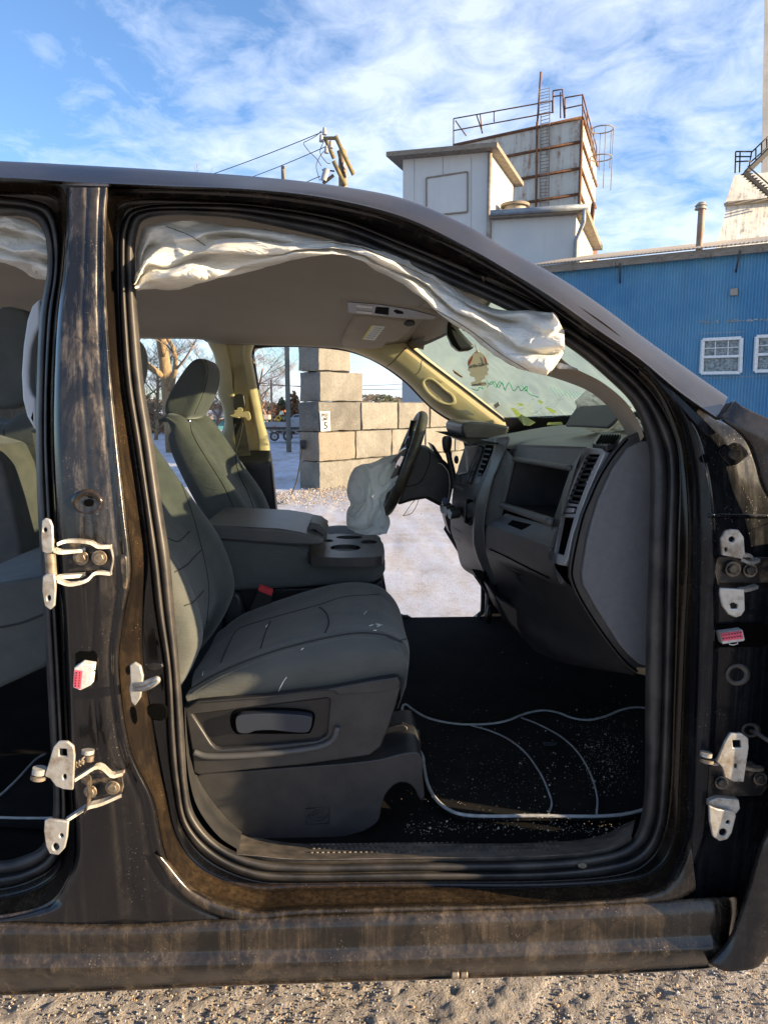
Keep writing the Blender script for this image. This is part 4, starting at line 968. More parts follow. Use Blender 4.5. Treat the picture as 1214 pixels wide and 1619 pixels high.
slab('bench_panel', [(24,772),(44,764),(60,800),(66,850),(66,900),(60,880)], M['vinyl'], rb, FY(1.035), .012, bevel=.003)
drape('seat_seam', [(0,992),(30,986),(60,975),(74,968)], rb, .003, M['seam'], rb, 30)
# grip handle on the near centre pillar
gh = [(62,470),(50,482),(42,505),(36,545),(33,590),(35,630),(42,658),(52,676),(58,682)]
gi = [(64,512),(55,528),(48,550),(45,585),(46,610),(50,622),(57,630)]
slab('grip_handle', gh + gi[::-1], pmat('handle_ivory', (.42,.43,.43), (.48,.48,.47), 5, .5), truck, lambda a, b: ho(a, b, .17), .035, bevel=.008, seg=4)

# ================================================================ CONSOLE
con = slab('center_console', [(330,850),(420,858),(472,864),(487,876),(540,882),(600,880),(609,884),(609,902),(603,914),(590,922),(520,926),(450,930),(372,934),(352,934),(330,930)], M['fabric_side'], truck, FY(.80), .36, bevel=.022, seg=5)
slab('console_base', [(350,925),(470,928),(590,922),(606,912),(611,935),(611,1000),(350,1000)], M['plastic_d'], con, FY(.825), .31, bevel=.01)
lid = slab('console_lid', [(318,830),(380,833),(440,836),(476,842),(502,850),(513,857),(508,862),(470,863),(400,858),(345,853),(318,850)], M['vinyl'], con, FY(.79), .37, bevel=.014, seg=5)
tube('lid_stitch', [hy(a, b, .788) for a, b in cr([(345,850),(400,853),(460,858),(496,859)], 40)], .0012, M['thread'], lid, 5)
slab('lid_latch', [(484,840),(490,826),(505,829),(512,836),(517,846),(513,858),(509,846),(497,838)], M['plastic_g'], con, FY(.86), .16, bevel=.004)
slab('latch_button', [(507,833),(513,838),(517,848),(516,856),(513,850),(509,840)], M['bezel_lt'], con, FY(.90), .06, bevel=.002)
CUPS = [disc(552,849.5,21,2.7,24), disc(546,866,24,5.2,26), disc(583,857,13,3.4,22), disc(518,855,9,2.2,16)]
cp = slab('cup_tray', [(474,864),(486,850),(500,846),(531,844),(587,846),(600,851),(606,860),(608,872),(604,879),(592,881),(540,882),(492,880)], M['plastic'], con, FZ(1.128), .026,
     holes=CUPS, bevel=0)
for q in CUPS:
    c_ = (sum(a for a, b in q)/len(q), sum(b for a, b in q)/len(q)); r1 = [FZ(1.1275)(c_[0]+(a-c_[0])*.97, c_[1]+(b-c_[1])*.97) for a, b in q]; r1.append(r1[0])
    surf('cup_shade_lining', [r1, [p - Vector((0,0,.07)) for p in r1], [r1[0].lerp(r1[12 % len(q)], .5) - Vector((0,0,.07))]*len(r1)], M['hole'], cp)  # black lining paints in the deep shade down each cup hole
slab('cup_well', [(490,852),(500,848),(531,846),(585,848),(600,854),(602,870),(594,876),(540,877),(495,876)], M['hole'], cp, FZ(1.055), .02, bevel=0)

# ================================================================ DASHBOARD
def patch(name, G, mat, parent, su=6, sv=6, lin=False, smooth=True):
    """G[row][col] = (px, py, Y)"""
    P = [[hy(*q) for q in r] for r in G]
    P = [[Vector(x) for x in cr(r, (len(r)-1)*sv+1)] for r in P]
    P = cross(P, su); return surf(name, P, mat, parent, smooth=smooth)
def lpatch(name, G, mat, parent): return surf(name, [[hy(*q) for q in r] for r in G], mat, parent, smooth=False)
dash = patch('dashboard', [  # front face, far/stack column to near column, top to bottom, above the open bin
   [(808,703,.80),(822,703,.74),(912,706,.30),(928,707,.24)],
   [(805,712,.80),(820,711,.74),(912,713,.30),(926,713,.24)],
   [(798,724,.80),(814,724,.74),(903,738,.30),(916,742,.26)]], M['plastic_g'], truck)
lpatch('dash_fascia', [[(798,707,.81),(812,724,.74)],[(789,731,.81),(808,740,.74)],[(778,758,.81),(804,760,.74)],[(769,796,.81),(797,799,.74)],[(765,830,.81),(790,832,.74)]], M['plastic_g'], dash)
lpatch('dash_fascia', [[(903,738,.30),(920,712,.26)],[(890,775,.30),(908,745,.26)],[(874,825,.30),(884,830,.27)],[(864,865,.30),(868,890,.27)]], M['plastic_d'], dash)
# open bin: walls and floor
def v3_(a, b, y, dx): p = hy(a, b, y); return Vector((p.x+dx, p.y, p.z))
c_tl, c_tr, c_br, c_bl = (813,726,.74), (903,740,.30), (874,825,.30), (796,799,.74)
D = .16
fr4 = [hy(*c) for c in (c_tl, c_tr, c_br, c_bl)]; bk4 = [p + Vector((D, 0, .0)) for p in fr4]
bin_ = link('storage_bin', fr4 + bk4, [(0,1,5,4),(1,2,6,5),(2,3,7,6),(3,0,4,7),(4,5,6,7)], M['plastic'], dash, False)
sh_ = 0
tube('bin_lip', [p + Vector((-.003, 0, 0)) for p in cr([fr4[3], fr4[3].lerp(fr4[2], .5), fr4[2]], 20)], .010, M['plastic_g'], dash, 8)
tube('bin_lip', [p for p in cr([fr4[0], fr4[0].lerp(fr4[3], .5), fr4[3]], 20)], .006, M['plastic_g'], dash, 8)
tube('bin_lip', [p for p in cr([fr4[0], fr4[0].lerp(fr4[1], .5), fr4[1]], 20)], .007, M['plastic_g'], dash, 8)
patch('dash_shelf', [[(800,812,.72),(874,832,.30),(884,834,.27)],[(790,818,.74),(868,845,.30),(878,850,.27)],[(774,826,.78),(863,859,.30),(872,864,.27)],[(768,836,.79),(862,868,.30),(868,880,.27)],[(767,868,.79),(866,915,.30),(890,915,.24)],
      [(773,890,.78),(872,930,.34),(905,930,.22)],[(784,920,.76),(880,960,.38),(926,965,.22)],[(796,958,.74),(888,1000,.42),(962,1020,.22)],[(808,985,.70),(880,1030,.46),(1000,1064,.22)],[(846,1030,.62),(900,1050,.48),(1004,1068,.24)]], M['plastic'], dash)
drp = bpy.data.objects['dash_shelf']
slab('shelf_tray', [(802,829),(810,822),(840,829),(824,838)], M['hole'], dash, lambda a, b: hit(a, b, drp, .002) or hy(a,b,.6), .001, bevel=0)
drape('glovebox_seam', [(774,868),(800,880),(835,898),(868,914)], drp, .0022, M['hole'], dash, 40)
slab('glovebox_latch', [(808,899),(826,908),(820,912),(829,925),(822,921)], M['plastic_d'], dash, lambda a, b: hit(a, b, drp, .003) or hy(a,b,.5), .002)
slab('torn_label', [(830,935),(842,940),(855,956),(834,944)], M['paper'] if False else M['lever'], dash, lambda a, b: hit(a, b, drp, .004) or hy(a,b,.5), .001, bevel=0)
slab('knee_bolster', [(780,940),(800,985),(842,1031),(868,1012),(850,985),(820,960)], M['plastic_d'], dash, FY(.66), .2, bevel=.01)
# near end cap with its inset grey panel
ENDO = [(1040,678),(1010,683),(988,692),(966,718),(945,752),(930,785),(918,815),(906,862),(900,895),(900,915),(910,940),(924,965),(944,996),(966,1026),(986,1050),(1004,1066),(1030,1072),(1060,1072),(1060,690)]
ENDI = [(1045,694),(1014,698),(992,708),(968,742),(947,788),(935,826),(928,856),(920,905),(922,925),(944,964),(979,1019),(994,1036),(1010,1050),(1022,1054),(1060,1056)]
ec = slab('dash_end_cap', ENDO, M['plastic'], dash, FY(.205), .014, bevel=.005, seg=4)
ec2 = slab('end_panel', ENDI, M['endpanel'], ec, FY(.197), .012, bevel=.006, seg=4)
ENDL = [(992,694),(969,722),(949,754),(934,787),(922,817),(911,862),(905,895),(905,914),(914,938),(928,963),(948,994),(970,1024),(990,1048),(1008,1062)]
tube('end_cap_groove', [hy(a, b, .200) for a, b in cr(ENDL, 80)], .0022, M['hole'], ec, 6)
# tall outer vent
vp_ = FP(hy(922,709,.285), hy(953,711,.225), hy(867,886,.285))
vb = slab('air_vent', [(919,712),(925,707),(950,709),(955,713),(953,722),(930,775),(905,845),(897,885),(892,894),(884,893),(867,888),(865,880),(880,830),(898,770)], M['bezel_lt'], dash, vp_, .02,
      holes=[[(927,717),(948,718),(934,745),(914,797),(895,795),(907,762)], [(893,799),(912,801),(909,812),(888,812)], [(887,817),(907,818),(891,878),(876,874)]], bevel=.003)
vq = FP(hy(922,709,.285)+Vector((.012,0,0)), hy(953,711,.225)+Vector((.012,0,0)), hy(867,886,.285)+Vector((.012,0,0)))
slab('vent_well', [(922,713),(950,714),(935,760),(908,850),(893,885),(872,880),(890,820),(905,765)], M['hole'], vb, vq, .01, bevel=0)
for k in range(9):
    t = k/8; a = lerp2((926,722),(898,790), t); b_ = lerp2((947,722),(916,792), t)
    slab('vent_slat', [a, b_, (b_[0]-1.4, b_[1]+3.2), (a[0]-1.4, a[1]+3.2)], M['plastic'], vb, vp_, .016, bevel=.001)
slab('vent_knob', [(892,802),(907,803),(905,810),(890,810)], M['bezel_lt'], vb, vp_, .008, bevel=.002)
slab('vent_tab', [(923,758),(930,757),(928,764),(921,766)], M['chrome'], vb, vp_, .006, bevel=.001)
# top pad
top = []
for row in ([(808,703,.80),(822,702,.74),(870,704,.50),(912,706,.32),(940,706,.24),(985,694,.21)],):
    f0 = [hy(*q) for q in row]
far0 = [(744,701,1.13),(765,702,1.0),(800,703,.80),(822,703,.74),(870,704,.50),(912,706,.32),(960,712,.23)]
f0 = [Vector(q) for q in cr([hy(*q) for q in far0], 50)]
TP = []
for t, dz in ((0, -.012), (.015, 0), (.05, .010), (.12, .018), (.28, .030), (.40, .030), (.55, .016)):
    TP.append([Vector((max(p.x, .36)*1.0 + t if t > .1 else p.x + t, p.y, p.z*(1-min(1,t*4)) + 1.452*min(1, t*4) + dz)) for p in f0])
tp = surf('dash_top_pad', cross(TP, 4), M['plastic_g'], dash)
slab('defrost_vent', [(936,701),(944,687),(953,683),(981,684),(969,701),(958,705)], M['plastic'], dash, FP(hy(936,701,.27), hy(969,701,.22), hy(953,683,.36)), .012, bevel=.002)
dv = FP(hy(936,701,.27)+Vector((0,0,.004)), hy(969,701,.22)+Vector((0,0,.004)), hy(953,683,.36)+Vector((0,0,.004)))
for k in range(7):
    x = 944 + k*4.3; slab('defrost_slot', [(x-2, 699), (x, 699), (x+8.5, 686.5), (x+6.2, 686.5)], M['hole'], dash, dv, .004, bevel=0)
# blown passenger airbag flap and bag behind it
slab('airbag_flap', [(893,673),(900,660),(911,645),(918,641),(974,638),(984,643),(978,656),(966,670),(958,676),(925,674)], M['lever'] if False else M['plastic_g'], dash, FP(hy(893,673,.62), hy(966,672,.36), hy(915,643,.60)), .008, bevel=.003)
def blob(name, outline, Y0, Yd, mat, parent, n=90, amp=.02, sc=9, seed=1, folds=None):
    c = np.mean([p[:2] for p in outline], axis=0); rows = []
    ring = arc(outline, n, True)
    for s, y in ((.03,-1),(.2,-.98),(.4,-.93),(.6,-.82),(.78,-.62),(.92,-.36),(1,0),(.97,.3)):
        r = [hy(c[0]+(a-c[0])*s, c[1]+(b_-c[1])*s, Y0 + Yd*y) for a, b_ in ring]; r.append(r[0]); rows.append(r)
    def d(v):
        a = fbm(v + Vector((seed, 0, 0)), sc*.8, 2)
        ph = (v.x*1.3 + v.y*.6 - v.z*.55)*sc*3.0 + a*2.6
        w = 1 - abs(math.sin(ph)); w2 = 1 - abs(math.sin(ph*2.3 + 4*fbm(v, sc*1.3, 2) + v.z*sc*4))
        f = amp*(1.5*w**3.5 + .8*w2**4 + .5*a)
        return v + Vector((fbm(v, sc, 2)*amp*.6, -f, fbm(v+Vector((9,9,9)), sc, 2)*amp*.6))
    return surf(name, cross(rows, 6), mat, parent, disp=d)
blob('blown_airbag', [(905,672),(914,648),(912,636),(925,622),(935,615),(950,620),(965,630),(985,636),(1006,660),(1018,680),(1000,682),(975,676),(960,682)], .70, .10, M['cloth'], dash, amp=.02, sc=12, seed=4)
# instrument hood at the far end
slab('cluster_hood', [(729,675),(733,668),(745,666),(775,668),(806,674),(800,692),(760,701),(742,703),(734,694),(730,684)], M['plastic'], dash, FY(1.19), .42, bevel=.012, seg=4)
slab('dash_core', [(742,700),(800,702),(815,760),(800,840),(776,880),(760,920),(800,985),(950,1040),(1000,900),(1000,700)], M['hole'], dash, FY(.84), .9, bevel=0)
# center stack
SR = [(743,697,782,692,803,690),(741,702,781,700,803,697),(736,712,779,712,799,707),(732,722,776,722,793,722),(724,742,771,742,785,742),(718,758,763,760,778,758),(714,796,751,796,769,794),(712,821,748,821,765,821),(713,840,747,842,764,842),(721,862,749,868,767,868),(730,896,760,898,777,895),(752,912,772,925,786,925)]
st1 = patch('center_stack', [[(a, b_, 1.14), (lerp2((a,b_),(c,d),.5)+(1.0,)), (c, d, .88)] for a, b_, c, d, e, g in SR], M['plastic_d'], dash, 5, 5)
patch('stack_bezel', [[(c, d, .875), (c+2, d, .855), ((c+e)/2, (d+g)/2, .83), (e, g, .80), (e+2, g, .805)] for a, b_, c, d, e, g in SR], M['bezel'], st1, 5, 5)
patch('stack_side', [[(a, b_, 1.14), (a+4, b_, 1.30)] for a, b_, c, d, e, g in SR], M['plastic_d'], st1, 3, 3)
sp_ = lambda l: (lambda a, b: hit(a, b, st1, l) or hy(a, b, 1.0))
slab('screen_bezel', [(738,707),(756,703),(758,706),(740,748),(725,751),(727,740)], M['bezel_lt'], st1, sp_(.006), .008, bevel=.002)
slab('screen', [(745,711),(753,710),(740.5,745),(732.5,746)], M['screen'], st1, sp_(.008), .003, bevel=0)
tube('stack_rib', [hit(a, b, st1, .004) for a, b in cr([(762,706),(757,722),(748,746),(742,764)], 24)], .012, M['plastic_d'], st1, 10)
slab('center_vent', [(768,703),(779,704),(776,718),(768,738),(760,753),(754,751),(762,728)], M['hole'], st1, sp_(.004), .004, bevel=.001)
for k in range(6):
    t = k/5; a = lerp2((767,708),(756,747), t); b_ = lerp2((777,709),(761,749), t)
    slab('vent_slat', [a, b_, (b_[0]-.8, b_[1]+2.6), (a[0]-.8, a[1]+2.6)], M['plastic_g'], st1, sp_(.009), .004, bevel=0)
slab('hazard_switch', [(752,756),(760,754),(758,764),(751,766)], M['bezel'], st1, sp_(.005), .004)
for pl in ([(721,750),(728,748),(727,764),(718,762)], [(731,750),(738,750),(734,766),(728,763)]): slab('stack_button', pl, M['plastic'], st1, sp_(.007), .007, bevel=.002)
slab('stack_button', [(719,765),(733,772),(731,776),(718,770)], M['bezel'], st1, sp_(.005), .004)
slab('stack_cubby', [(738,791),(748,789),(750,793),(745,826),(738,828),(735,822)], M['hole'], st1, sp_(.004), .002, bevel=0)
cb = bpy.data.objects['stack_cubby']; q = [(738,791),(748,789),(750,793),(745,826),(738,828),(735,822)]
tube('cubby_rim', [sp_(.006)(a, b) for a, b in arc(q, 40, True)], .0035, M['plastic'], st1, 6)
slab('stack_panel', [(714,832),(727,840),(727,858),(718,852)], M['plastic'], st1, sp_(.005), .004)
for (x, y) in ((711,803),(717,807),(724,811)):
    p = sp_(.008)(x+3, y); k = cyl('climate_knob', p + Vector((-.018,-.004,0)), .017, .03, M['plastic'], st1, (1,.25,.1), 24, bevel=.002)
    cyl('knob_ring', p + Vector((-.033,-.008,-.0015)), .0165, .004, M['chrome'], k, (1,.25,.1), 24, bevel=.001)
slab('ignition_fob', disc(704, 794, 5, 7, 20), pmat('fob_blue', (.10,.13,.25), rough=.3), dash, FY(1.24), .012, bevel=.003)
tube('fob_cable', [hy(a, b, 1.25) for a, b in cr([(708,793),(711,770),(709,748),(700,735),(693,732)], 30)], .0014, M['white_pl'], dash, 6)
tube('loose_wire', [hy(a, b, 1.28) for a, b in cr([(704,790),(690,785),(672,785),(658,789),(648,800),(640,812),(637,815),(650,812),(658,800),(662,790)], 50)], .0011, M['plastic'], dash, 6)
slab('column_panel', [(702,812),(713,822),(713,846),(709,838)], M['plastic_d'], dash, FY(1.2), .1)

# steering wheel, column, shifter
ty = R(21); wc = hy(638, 733, 1.44); wx = Vector((0,1,0)); wz = Vector((math.sin(ty), 0, math.cos(ty))); wn = wx.cross(wz)
sw = None
V, f = [], []
for i in range(72):
    a = 2*math.pi*i/72; c = wc + (wx*math.cos(a) + wz*math.sin(a))*.192; rad = (wx*math.cos(a) + wz*math.sin(a))
    for k in range(14):
        b_ = 2*math.pi*k/14; V.append(c + rad*.0155*math.cos(b_) + wn*.0185*math.sin(b_))
sw = link('steering_wheel', V, gridf(72, 14, True, True), M['rubber2'], truck)
sw.data.materials.clear(); sw.data.materials.append(pmat('wheel_leather', (.03,.026,.02), (.075,.06,.035), 40, .42))
sgn = 1 if wn.x > 0 else -1
hub = blob('wheel_hub', [(632,712),(648,704),(655,716),(650,742),(640,764),(622,775),(618,755),(624,730)], 1.44, .07, M['plastic_d'], sw, amp=0, n=50)
for a, b_ in (((640,735),(655,665)), ((632,735),(620,795)), ((640,730),(640,735))):
    tube('wheel_spoke', [hy(a[0], a[1], 1.44), hy(b_[0], b_[1], 1.44)] if a != (640,730) else [wc - Vector((0,.18,0)), wc + Vector((0,.18,0))], .014, M['plastic_d'], sw, 8)
hc = slab('horn_pad', [(636,712),(643,709),(646,716),(641,735),(628,752),(616,757),(613,752),(618,735),(626,722)], M['screen'], sw, FY(1.30), .03, bevel=.006, sm=50)
slab('emblem', [(629,727),(634,720),(639,722),(636,730),(632,738),(628,735),(626,742),(624,738)], M['chrome'], hc, FY(1.296), .003, bevel=.001)
slab('wheel_switch', [(640,702),(643,693),(648,690),(650,699),(646,708)], M['plastic'], sw, FY(1.36), .03)
colm = slab('steering_column', [(655,715),(663,705),(678,707),(694,721),(711,735),(717,770),(709,806),(694,800),(673,789),(650,793),(628,800),(632,780),(645,745)], M['plastic'], truck, FY(1.39), .13, bevel=.025, seg=5)
tube('column_seam', [hy(a, b, 1.388) for a, b in cr([(640,770),(660,765),(672,750),(680,725),(678,710)], 30)], .0012, M['hole'], colm, 5)
slab('cluster_bezel', [(680,700),(686,704),(698,722),(706,738),(702,742),(690,724)], M['plastic_d'], dash, FY(1.5), .1)
sh = tube('shift_lever', [hy(a, b, 1.26) for a, b in cr([(718,772),(716,750),(711,728),(708,714)], 20)], .010, M['plastic_d'], truck, 12)
kn = surf('shift_knob', [[hy(706.5 + (8*s)*math.cos(2*math.pi*k/20), y + 2.5*s*math.sin(2*math.pi*k/20), 1.26 + .018*s*math.sin(2*math.pi*k/20)) for k in range(20)] for y, s in ((690,.05),(690.5,.7),(692.5,.95),(697,1.0),(704,.95),(711,.78),(716,.5),(717,.05))], M['rubber'], sh, closed=True)
slab('stalk_tip', disc(722, 727, 3.2, 6.5, 18), M['plastic_d'], dash, FY(1.25), .02, bevel=.003)
wb = blob('wheel_airbag', [(641,711),(625,716),(608,722),(590,728),(573,736),(560,748),(553,765),(552,780),(557,794),(551,806),(548,815),(551,832),(560,840),(568,844),(582,845),(598,843),(608,840),(614,826),(612,812),(606,800),(612,788),(620,768),(628,750),(638,728)], 1.40, .13, M['cloth_g'], sw, n=150, amp=.028, sc=8, seed=7)
tube('brake_pedal', [hy(775, 958, 1.3), hy(772, 985, 1.3)], .01, M['plastic_d'], truck, 8)
# ================================================================ YARD
def hd(px, py, d):      # point on the pixel's ray at horizontal distance d
    v = ray(px, py); return CAM + v * (d / math.hypot(v.x, v.y))
# ---- ground
def ground():
    xs = np.concatenate([-np.geomspace(900, 6, 26), np.linspace(-5.6,-1.8,20), np.linspace(-1.7, 1.9, 300), np.linspace(2.0,5.6,20), np.geomspace(6, 900, 26)])
    ys = np.concatenate([[-900, -200, -60, -20, -6], np.linspace(-1.4,.1,12), np.linspace(.12, 1.6, 120), np.linspace(1.65, 3.0, 24), np.geomspace(3.2, 1200, 110)])
    P = []
    for x in xs:
        r = []
        for y in ys:
            v = Vector((x, y, 0)); a = .012 if abs(x) < 8 and y < 5 else .035
            z = fbm(v, 1.1, 4)*a + (fbm(v, .12, 2)*.05 if y > 6 else 0) - .03
            if y < 3 and abs(x) < 5: z += fbm(v, 9, 3)*.006 + fbm(v, 34, 3)*.007
            r.append(Vector((x, y, z)))
        P.append(r)
    m, nt, N, L_, b = nodes('frosty_gravel')
    big = ramp(nt, tex(nt, .35, 9, rough=.7, dist=1.0), .36, .60)
    mid = ramp(nt, tex(nt, 3.0, 8, (1, .35, 1), rough=.75), .35, .62)
    fine = tex(nt, 26, 8, rough=.8); finer = tex(nt, 110, 4, rough=.7)
    soil = mix(nt, ramp(nt, fine, .35, .65), (.20, .155, .115), (.46, .40, .33))
    frost = mix(nt, ramp(nt, finer, .3, .7), (.38, .42, .52), (.60, .64, .75))
    g = N.new('ShaderNodeNewGeometry'); s = N.new('ShaderNodeSeparateXYZ'); L_.new(g.outputs['Position'], s.inputs[0])
    mr = N.new('ShaderNodeMapRange'); L_.new(s.outputs['Y'], mr.inputs['Value'])
    mr.inputs['From Min'].default_value = 1.3; mr.inputs['From Max'].default_value = 3.2; mr.inputs['To Min'].default_value = .28; mr.inputs['To Max'].default_value = 1.05
    fm = math_(nt, 'MULTIPLY', math_(nt, 'ADD', math_(nt, 'MULTIPLY', big, .45), math_(nt, 'MULTIPLY', mid, .6)), mr.outputs['Result'])
    fm = math_(nt, 'ADD', math_(nt, 'MULTIPLY', fm, math_(nt, 'ADD', ramp(nt, fine, .25, .6), .35)), .06)
    L_.new(mix(nt, fm, soil, frost), b.inputs['Base Color']); L_.new(mix(nt, fm, (.95,)*3, (.5,)*3), b.inputs['Roughness'])
    p = bump(nt, b, fine, .5, .012); bump(nt, b, finer, 1.0, .010, p)
    o = surf('ground', P, m); tag(o, kind='structure'); return m
gm = ground()
def stones(name, pts_r, mats, label):
    V, f = [], []; rnd = random.Random(11); ico = bmesh.new(); bmesh.ops.create_icosphere(ico, subdivisions=1, radius=1)
    iv = [v.co.copy() for v in ico.verts]; fi = [tuple(v.index for v in q.verts) for q in ico.faces]; ico.free()
    mi = []
    for p, r in pts_r:
        b0 = len(V); s = Vector((rnd.uniform(.7, 1.3), rnd.uniform(.7, 1.3), rnd.uniform(.45, .9))); rz = Matrix.Rotation(rnd.uniform(0, 6.3), 3, 'Z')
        for v in iv: V.append(p + rz @ Vector((v.x*s.x, v.y*s.y, v.z*s.z)) * r * rnd.uniform(.8, 1.2))
        f += [tuple(b0+x for x in q) for q in fi]; k = rnd.randrange(len(mats)); mi += [k]*len(fi)
    me = bpy.data.meshes.new(name); me.from_pydata([tuple(v) for v in V], [], f)
    for m in mats: me.materials.append(m)
    me.polygons.foreach_set('material_index', mi)
    o = bpy.data.objects.new(name, me); COL.objects.link(o); tag(o, label, 'gravel', kind='stuff'); return o
rnd = random.Random(2)
sm_ = [pmat('stone_grey', (.36,.33,.30), (.26,.23,.20), 40, .9), pmat('stone_tan', (.46,.33,.20), (.34,.25,.16), 40, .9), pmat('stone_frost', (.50,.50,.52), (.38,.36,.34), 60, .8)]
pr_ = []
for k in range(30000):
    x, y = rnd.uniform(-1.3, 1.6), rnd.uniform(.15, 1.6); pr_.append((Vector((x, y, -.028 + rnd.uniform(-.004, .004))), rnd.choice((.0013, .0016, .002, .002, .0025, .003, .003, .0042)) * (2.2 if rnd.random() < .012 else 1) * rnd.uniform(.7, 1.2)))
stones('gravel', pr_, sm_, 'loose frosty gravel under the sill of the pickup')
pr_ = []
wc0 = hz(505, 775, 0)
for k in range(6000):
    t = rnd.uniform(-1.5, 5); q = wc0 + Vector((.69, .72, 0))*t + Vector((.72, -.69, 0))*abs(rnd.gauss(0, .9)) + Vector((-.5*rnd.random(), 0, 0))
    pr_.append((Vector((q.x, q.y, -.01 + .05*rnd.random())), rnd.uniform(.006, .016)))
stones('gravel', pr_, sm_, 'bank of loose gravel along the foot of the concrete block wall')

# ---- concrete block wall: every block a thing
conc = []
for i, (a, b_) in enumerate((((.235,.228,.202),(.150,.144,.128)), ((.20,.195,.178),(.10,.097,.090)), ((.26,.25,.22),(.18,.172,.150)), ((.26,.215,.165),(.19,.176,.145)))):
    m, nt, N, L_, bb = nodes('cast_concrete')
    f1 = ramp(nt, tex(nt, 2.2, 9, rough=.7, dist=.5), .35, .65); f2 = ramp(nt, tex(nt, 28, 6), .42, .52)
    run = ramp(nt, tex(nt, 1, 5, (9, 9, .8)), .4, .7)
    c = mix(nt, f1, a, b_); c = mix(nt, math_(nt, 'MULTIPLY', run, .35), c, (.16,.145,.12)); c = mix(nt, math_(nt, 'MULTIPLY', math_(nt, 'SUBTRACT', 1.0, f2), .5 if i == 1 else .28), c, (.10,.09,.075))
    L_.new(c, bb.inputs['Base Color']); bb.inputs['Roughness'].default_value = .95
    p = bump(nt, bb, tex(nt, 22, 8, rough=.8), 1.0, .035 if i == 1 else .02); bump(nt, bb, tex(nt, 4, 5), .4, .03, p)
    conc.append(m)
WD = Vector((.69, .724, 0)).normalized(); WN = Vector((WD.y, -WD.x, 0)); BH = .547
C0 = Vector((wc0.x, wc0.y, 0))
def block(t0, t1, c, mat, seed, label, key=False):
    nx, ny, nz = 14, 7, 7; V, f, idx = [], [], {}
    L2, Wd, Hh = t1-t0, .56, BH
    def vert(i, j, k):
        if (i, j, k) in idx: return idx[(i, j, k)]
        u, v, w = i/nx, j/ny, k/nz
        x, y, z = u*L2, -v*Wd, w*Hh
        e = .022
        cx = min(x, L2-x); cy = min(-y, Wd+y); cz = min(z, Hh-z)
        p = Vector((x, y, z)); c0 = Vector((L2/2, -Wd/2, Hh/2))
        near = sum(1 for q in (cx, cy, cz) if q < 1e-6)
        if near >= 2: p = p + (c0 - p).normalized()*e
        if key and i == 0 and 2 <= j <= 4: p.x += .045
        w3 = t0*3 + c*7 + seed
        p += Vector((fbm(p + Vector((w3, 0, 0)), 4, 3), fbm(p + Vector((0, w3, 0)), 4, 3), fbm(p + Vector((0, 0, w3)), 4, 3)))*.016
        g = C0 + WD*(t0 + p.x) + WN*(p.y) + Vector((0, 0, c*BH - .03 + p.z*.985)); idx[(i, j, k)] = len(V); V.append(g); return idx[(i, j, k)]
    for i in range(nx):
        for j in range(ny):
            for k in (0, nz): f.append((vert(i,j,k), vert(i+1,j,k), vert(i+1,j+1,k), vert(i,j+1,k)))
    for i in range(nx):
        for k in range(nz):
            for j in (0, ny): f.append((vert(i,j,k), vert(i+1,j,k), vert(i+1,j,k+1), vert(i,j,k+1)))
    for j in range(ny):
        for k in range(nz):
            for i in (0, nx): f.append((vert(i,j,k), vert(i,j+1,k), vert(i,j+1,k+1), vert(i,j,k+1)))
    o = link('concrete_block', V, f, mat, None, True, 50); tag(o, label, 'concrete block', 'concrete blocks of the wall'); return o
ordn = ['first', 'second', 'third', 'fourth', 'fifth', 'sixth', 'seventh', 'eighth', 'ninth', 'tenth']
rown = ['bottom row', 'second row from the ground', 'third row from the ground']
for c in range(3):
    ts = {0: [0, 1.9, 3.0, 4.1, 5.2, 6.3, 7.4], 1: [0, .98, 2.05, 3.15, 4.25, 5.35, 6.45, 7.55], 2: [0, 1.15, 2.25, 3.3, 4.4, 5.5, 6.6, 7.7]}[c]
    for i, (a, b_) in enumerate(zip(ts, ts[1:])):
        mm = conc[1] if (c == 2 and i == 0) else conc[3] if (c == 1 and i == 0) else conc[(i*2+c) % 3 if (i*2+c) % 3 != 1 else 2]
        block(a, b_-.015, c, mm, i, f'{["pale tan","coarse brown","grey pitted"][c] if i == 0 else "plain grey"} concrete block, {ordn[i]} from the free end in the {rown[c]}', key=(i == 0))
block(.05, 1.20, 3, conc[0], 3, 'stained concrete block alone in the fourth row, under the topmost one', True)
block(.02, .86, 4, conc[2], 5, 'short warm tan concrete block topmost on the end of the wall', True)
WPL = lambda l: (lambda a, b: hp(a, b, C0 + WN*l, WN))
sg = slab('speed_limit_sign', [(506,651),(521,650),(522.5,681),(507.5,682)], M['paper'], None, WPL(.03), .004, bevel=0)
tag(sg, 'white speed limit 5 sign fixed to the rough grey concrete block', 'sign')
wpt_ = WPL(.040)
for body, (x, y), s in (('SPEED', (514.0,656.2), .088), ('LIMIT', (514.3,662.6), .088), ('5', (515.2,673.2), .185)):
    text('sign_text', body, wpt_(x, y), s, M['black'], sg, WD, (0,0,1), .001, bold=.006 if s > .1 else .003, font_scale=(1.15 if s > .1 else .80, 1.0))
bxq = [wpt_(a, b) for a, b in ((507.4,651.8),(520.2,650.9),(521.5,680.2),(508.8,681.2),(507.4,651.8))]
tube('sign_border', bxq, .0025, M['black'], sg, 4)
sb_ = box('outlet_box', hp(479, 703, C0 - WD*.04, WD), (.10,.07,.16), M['black'], None, bevel=.01)
tag(sb_, 'small black outlet box on the end face of the concrete wall', 'outlet box')
cbp = [hp(478.5, 707, C0 - WD*.08, WD), hd(474,735,12.7), hd(468,765,12.4), hd(458,785,12.2), hz(448,793,0.01), hz(440,796,0.01)]
tag(tube('power_cable', cbp, .014, M['black'], None, 8, spl=50), 'dark cable hanging from the outlet box down to the frosty ground', 'cable')

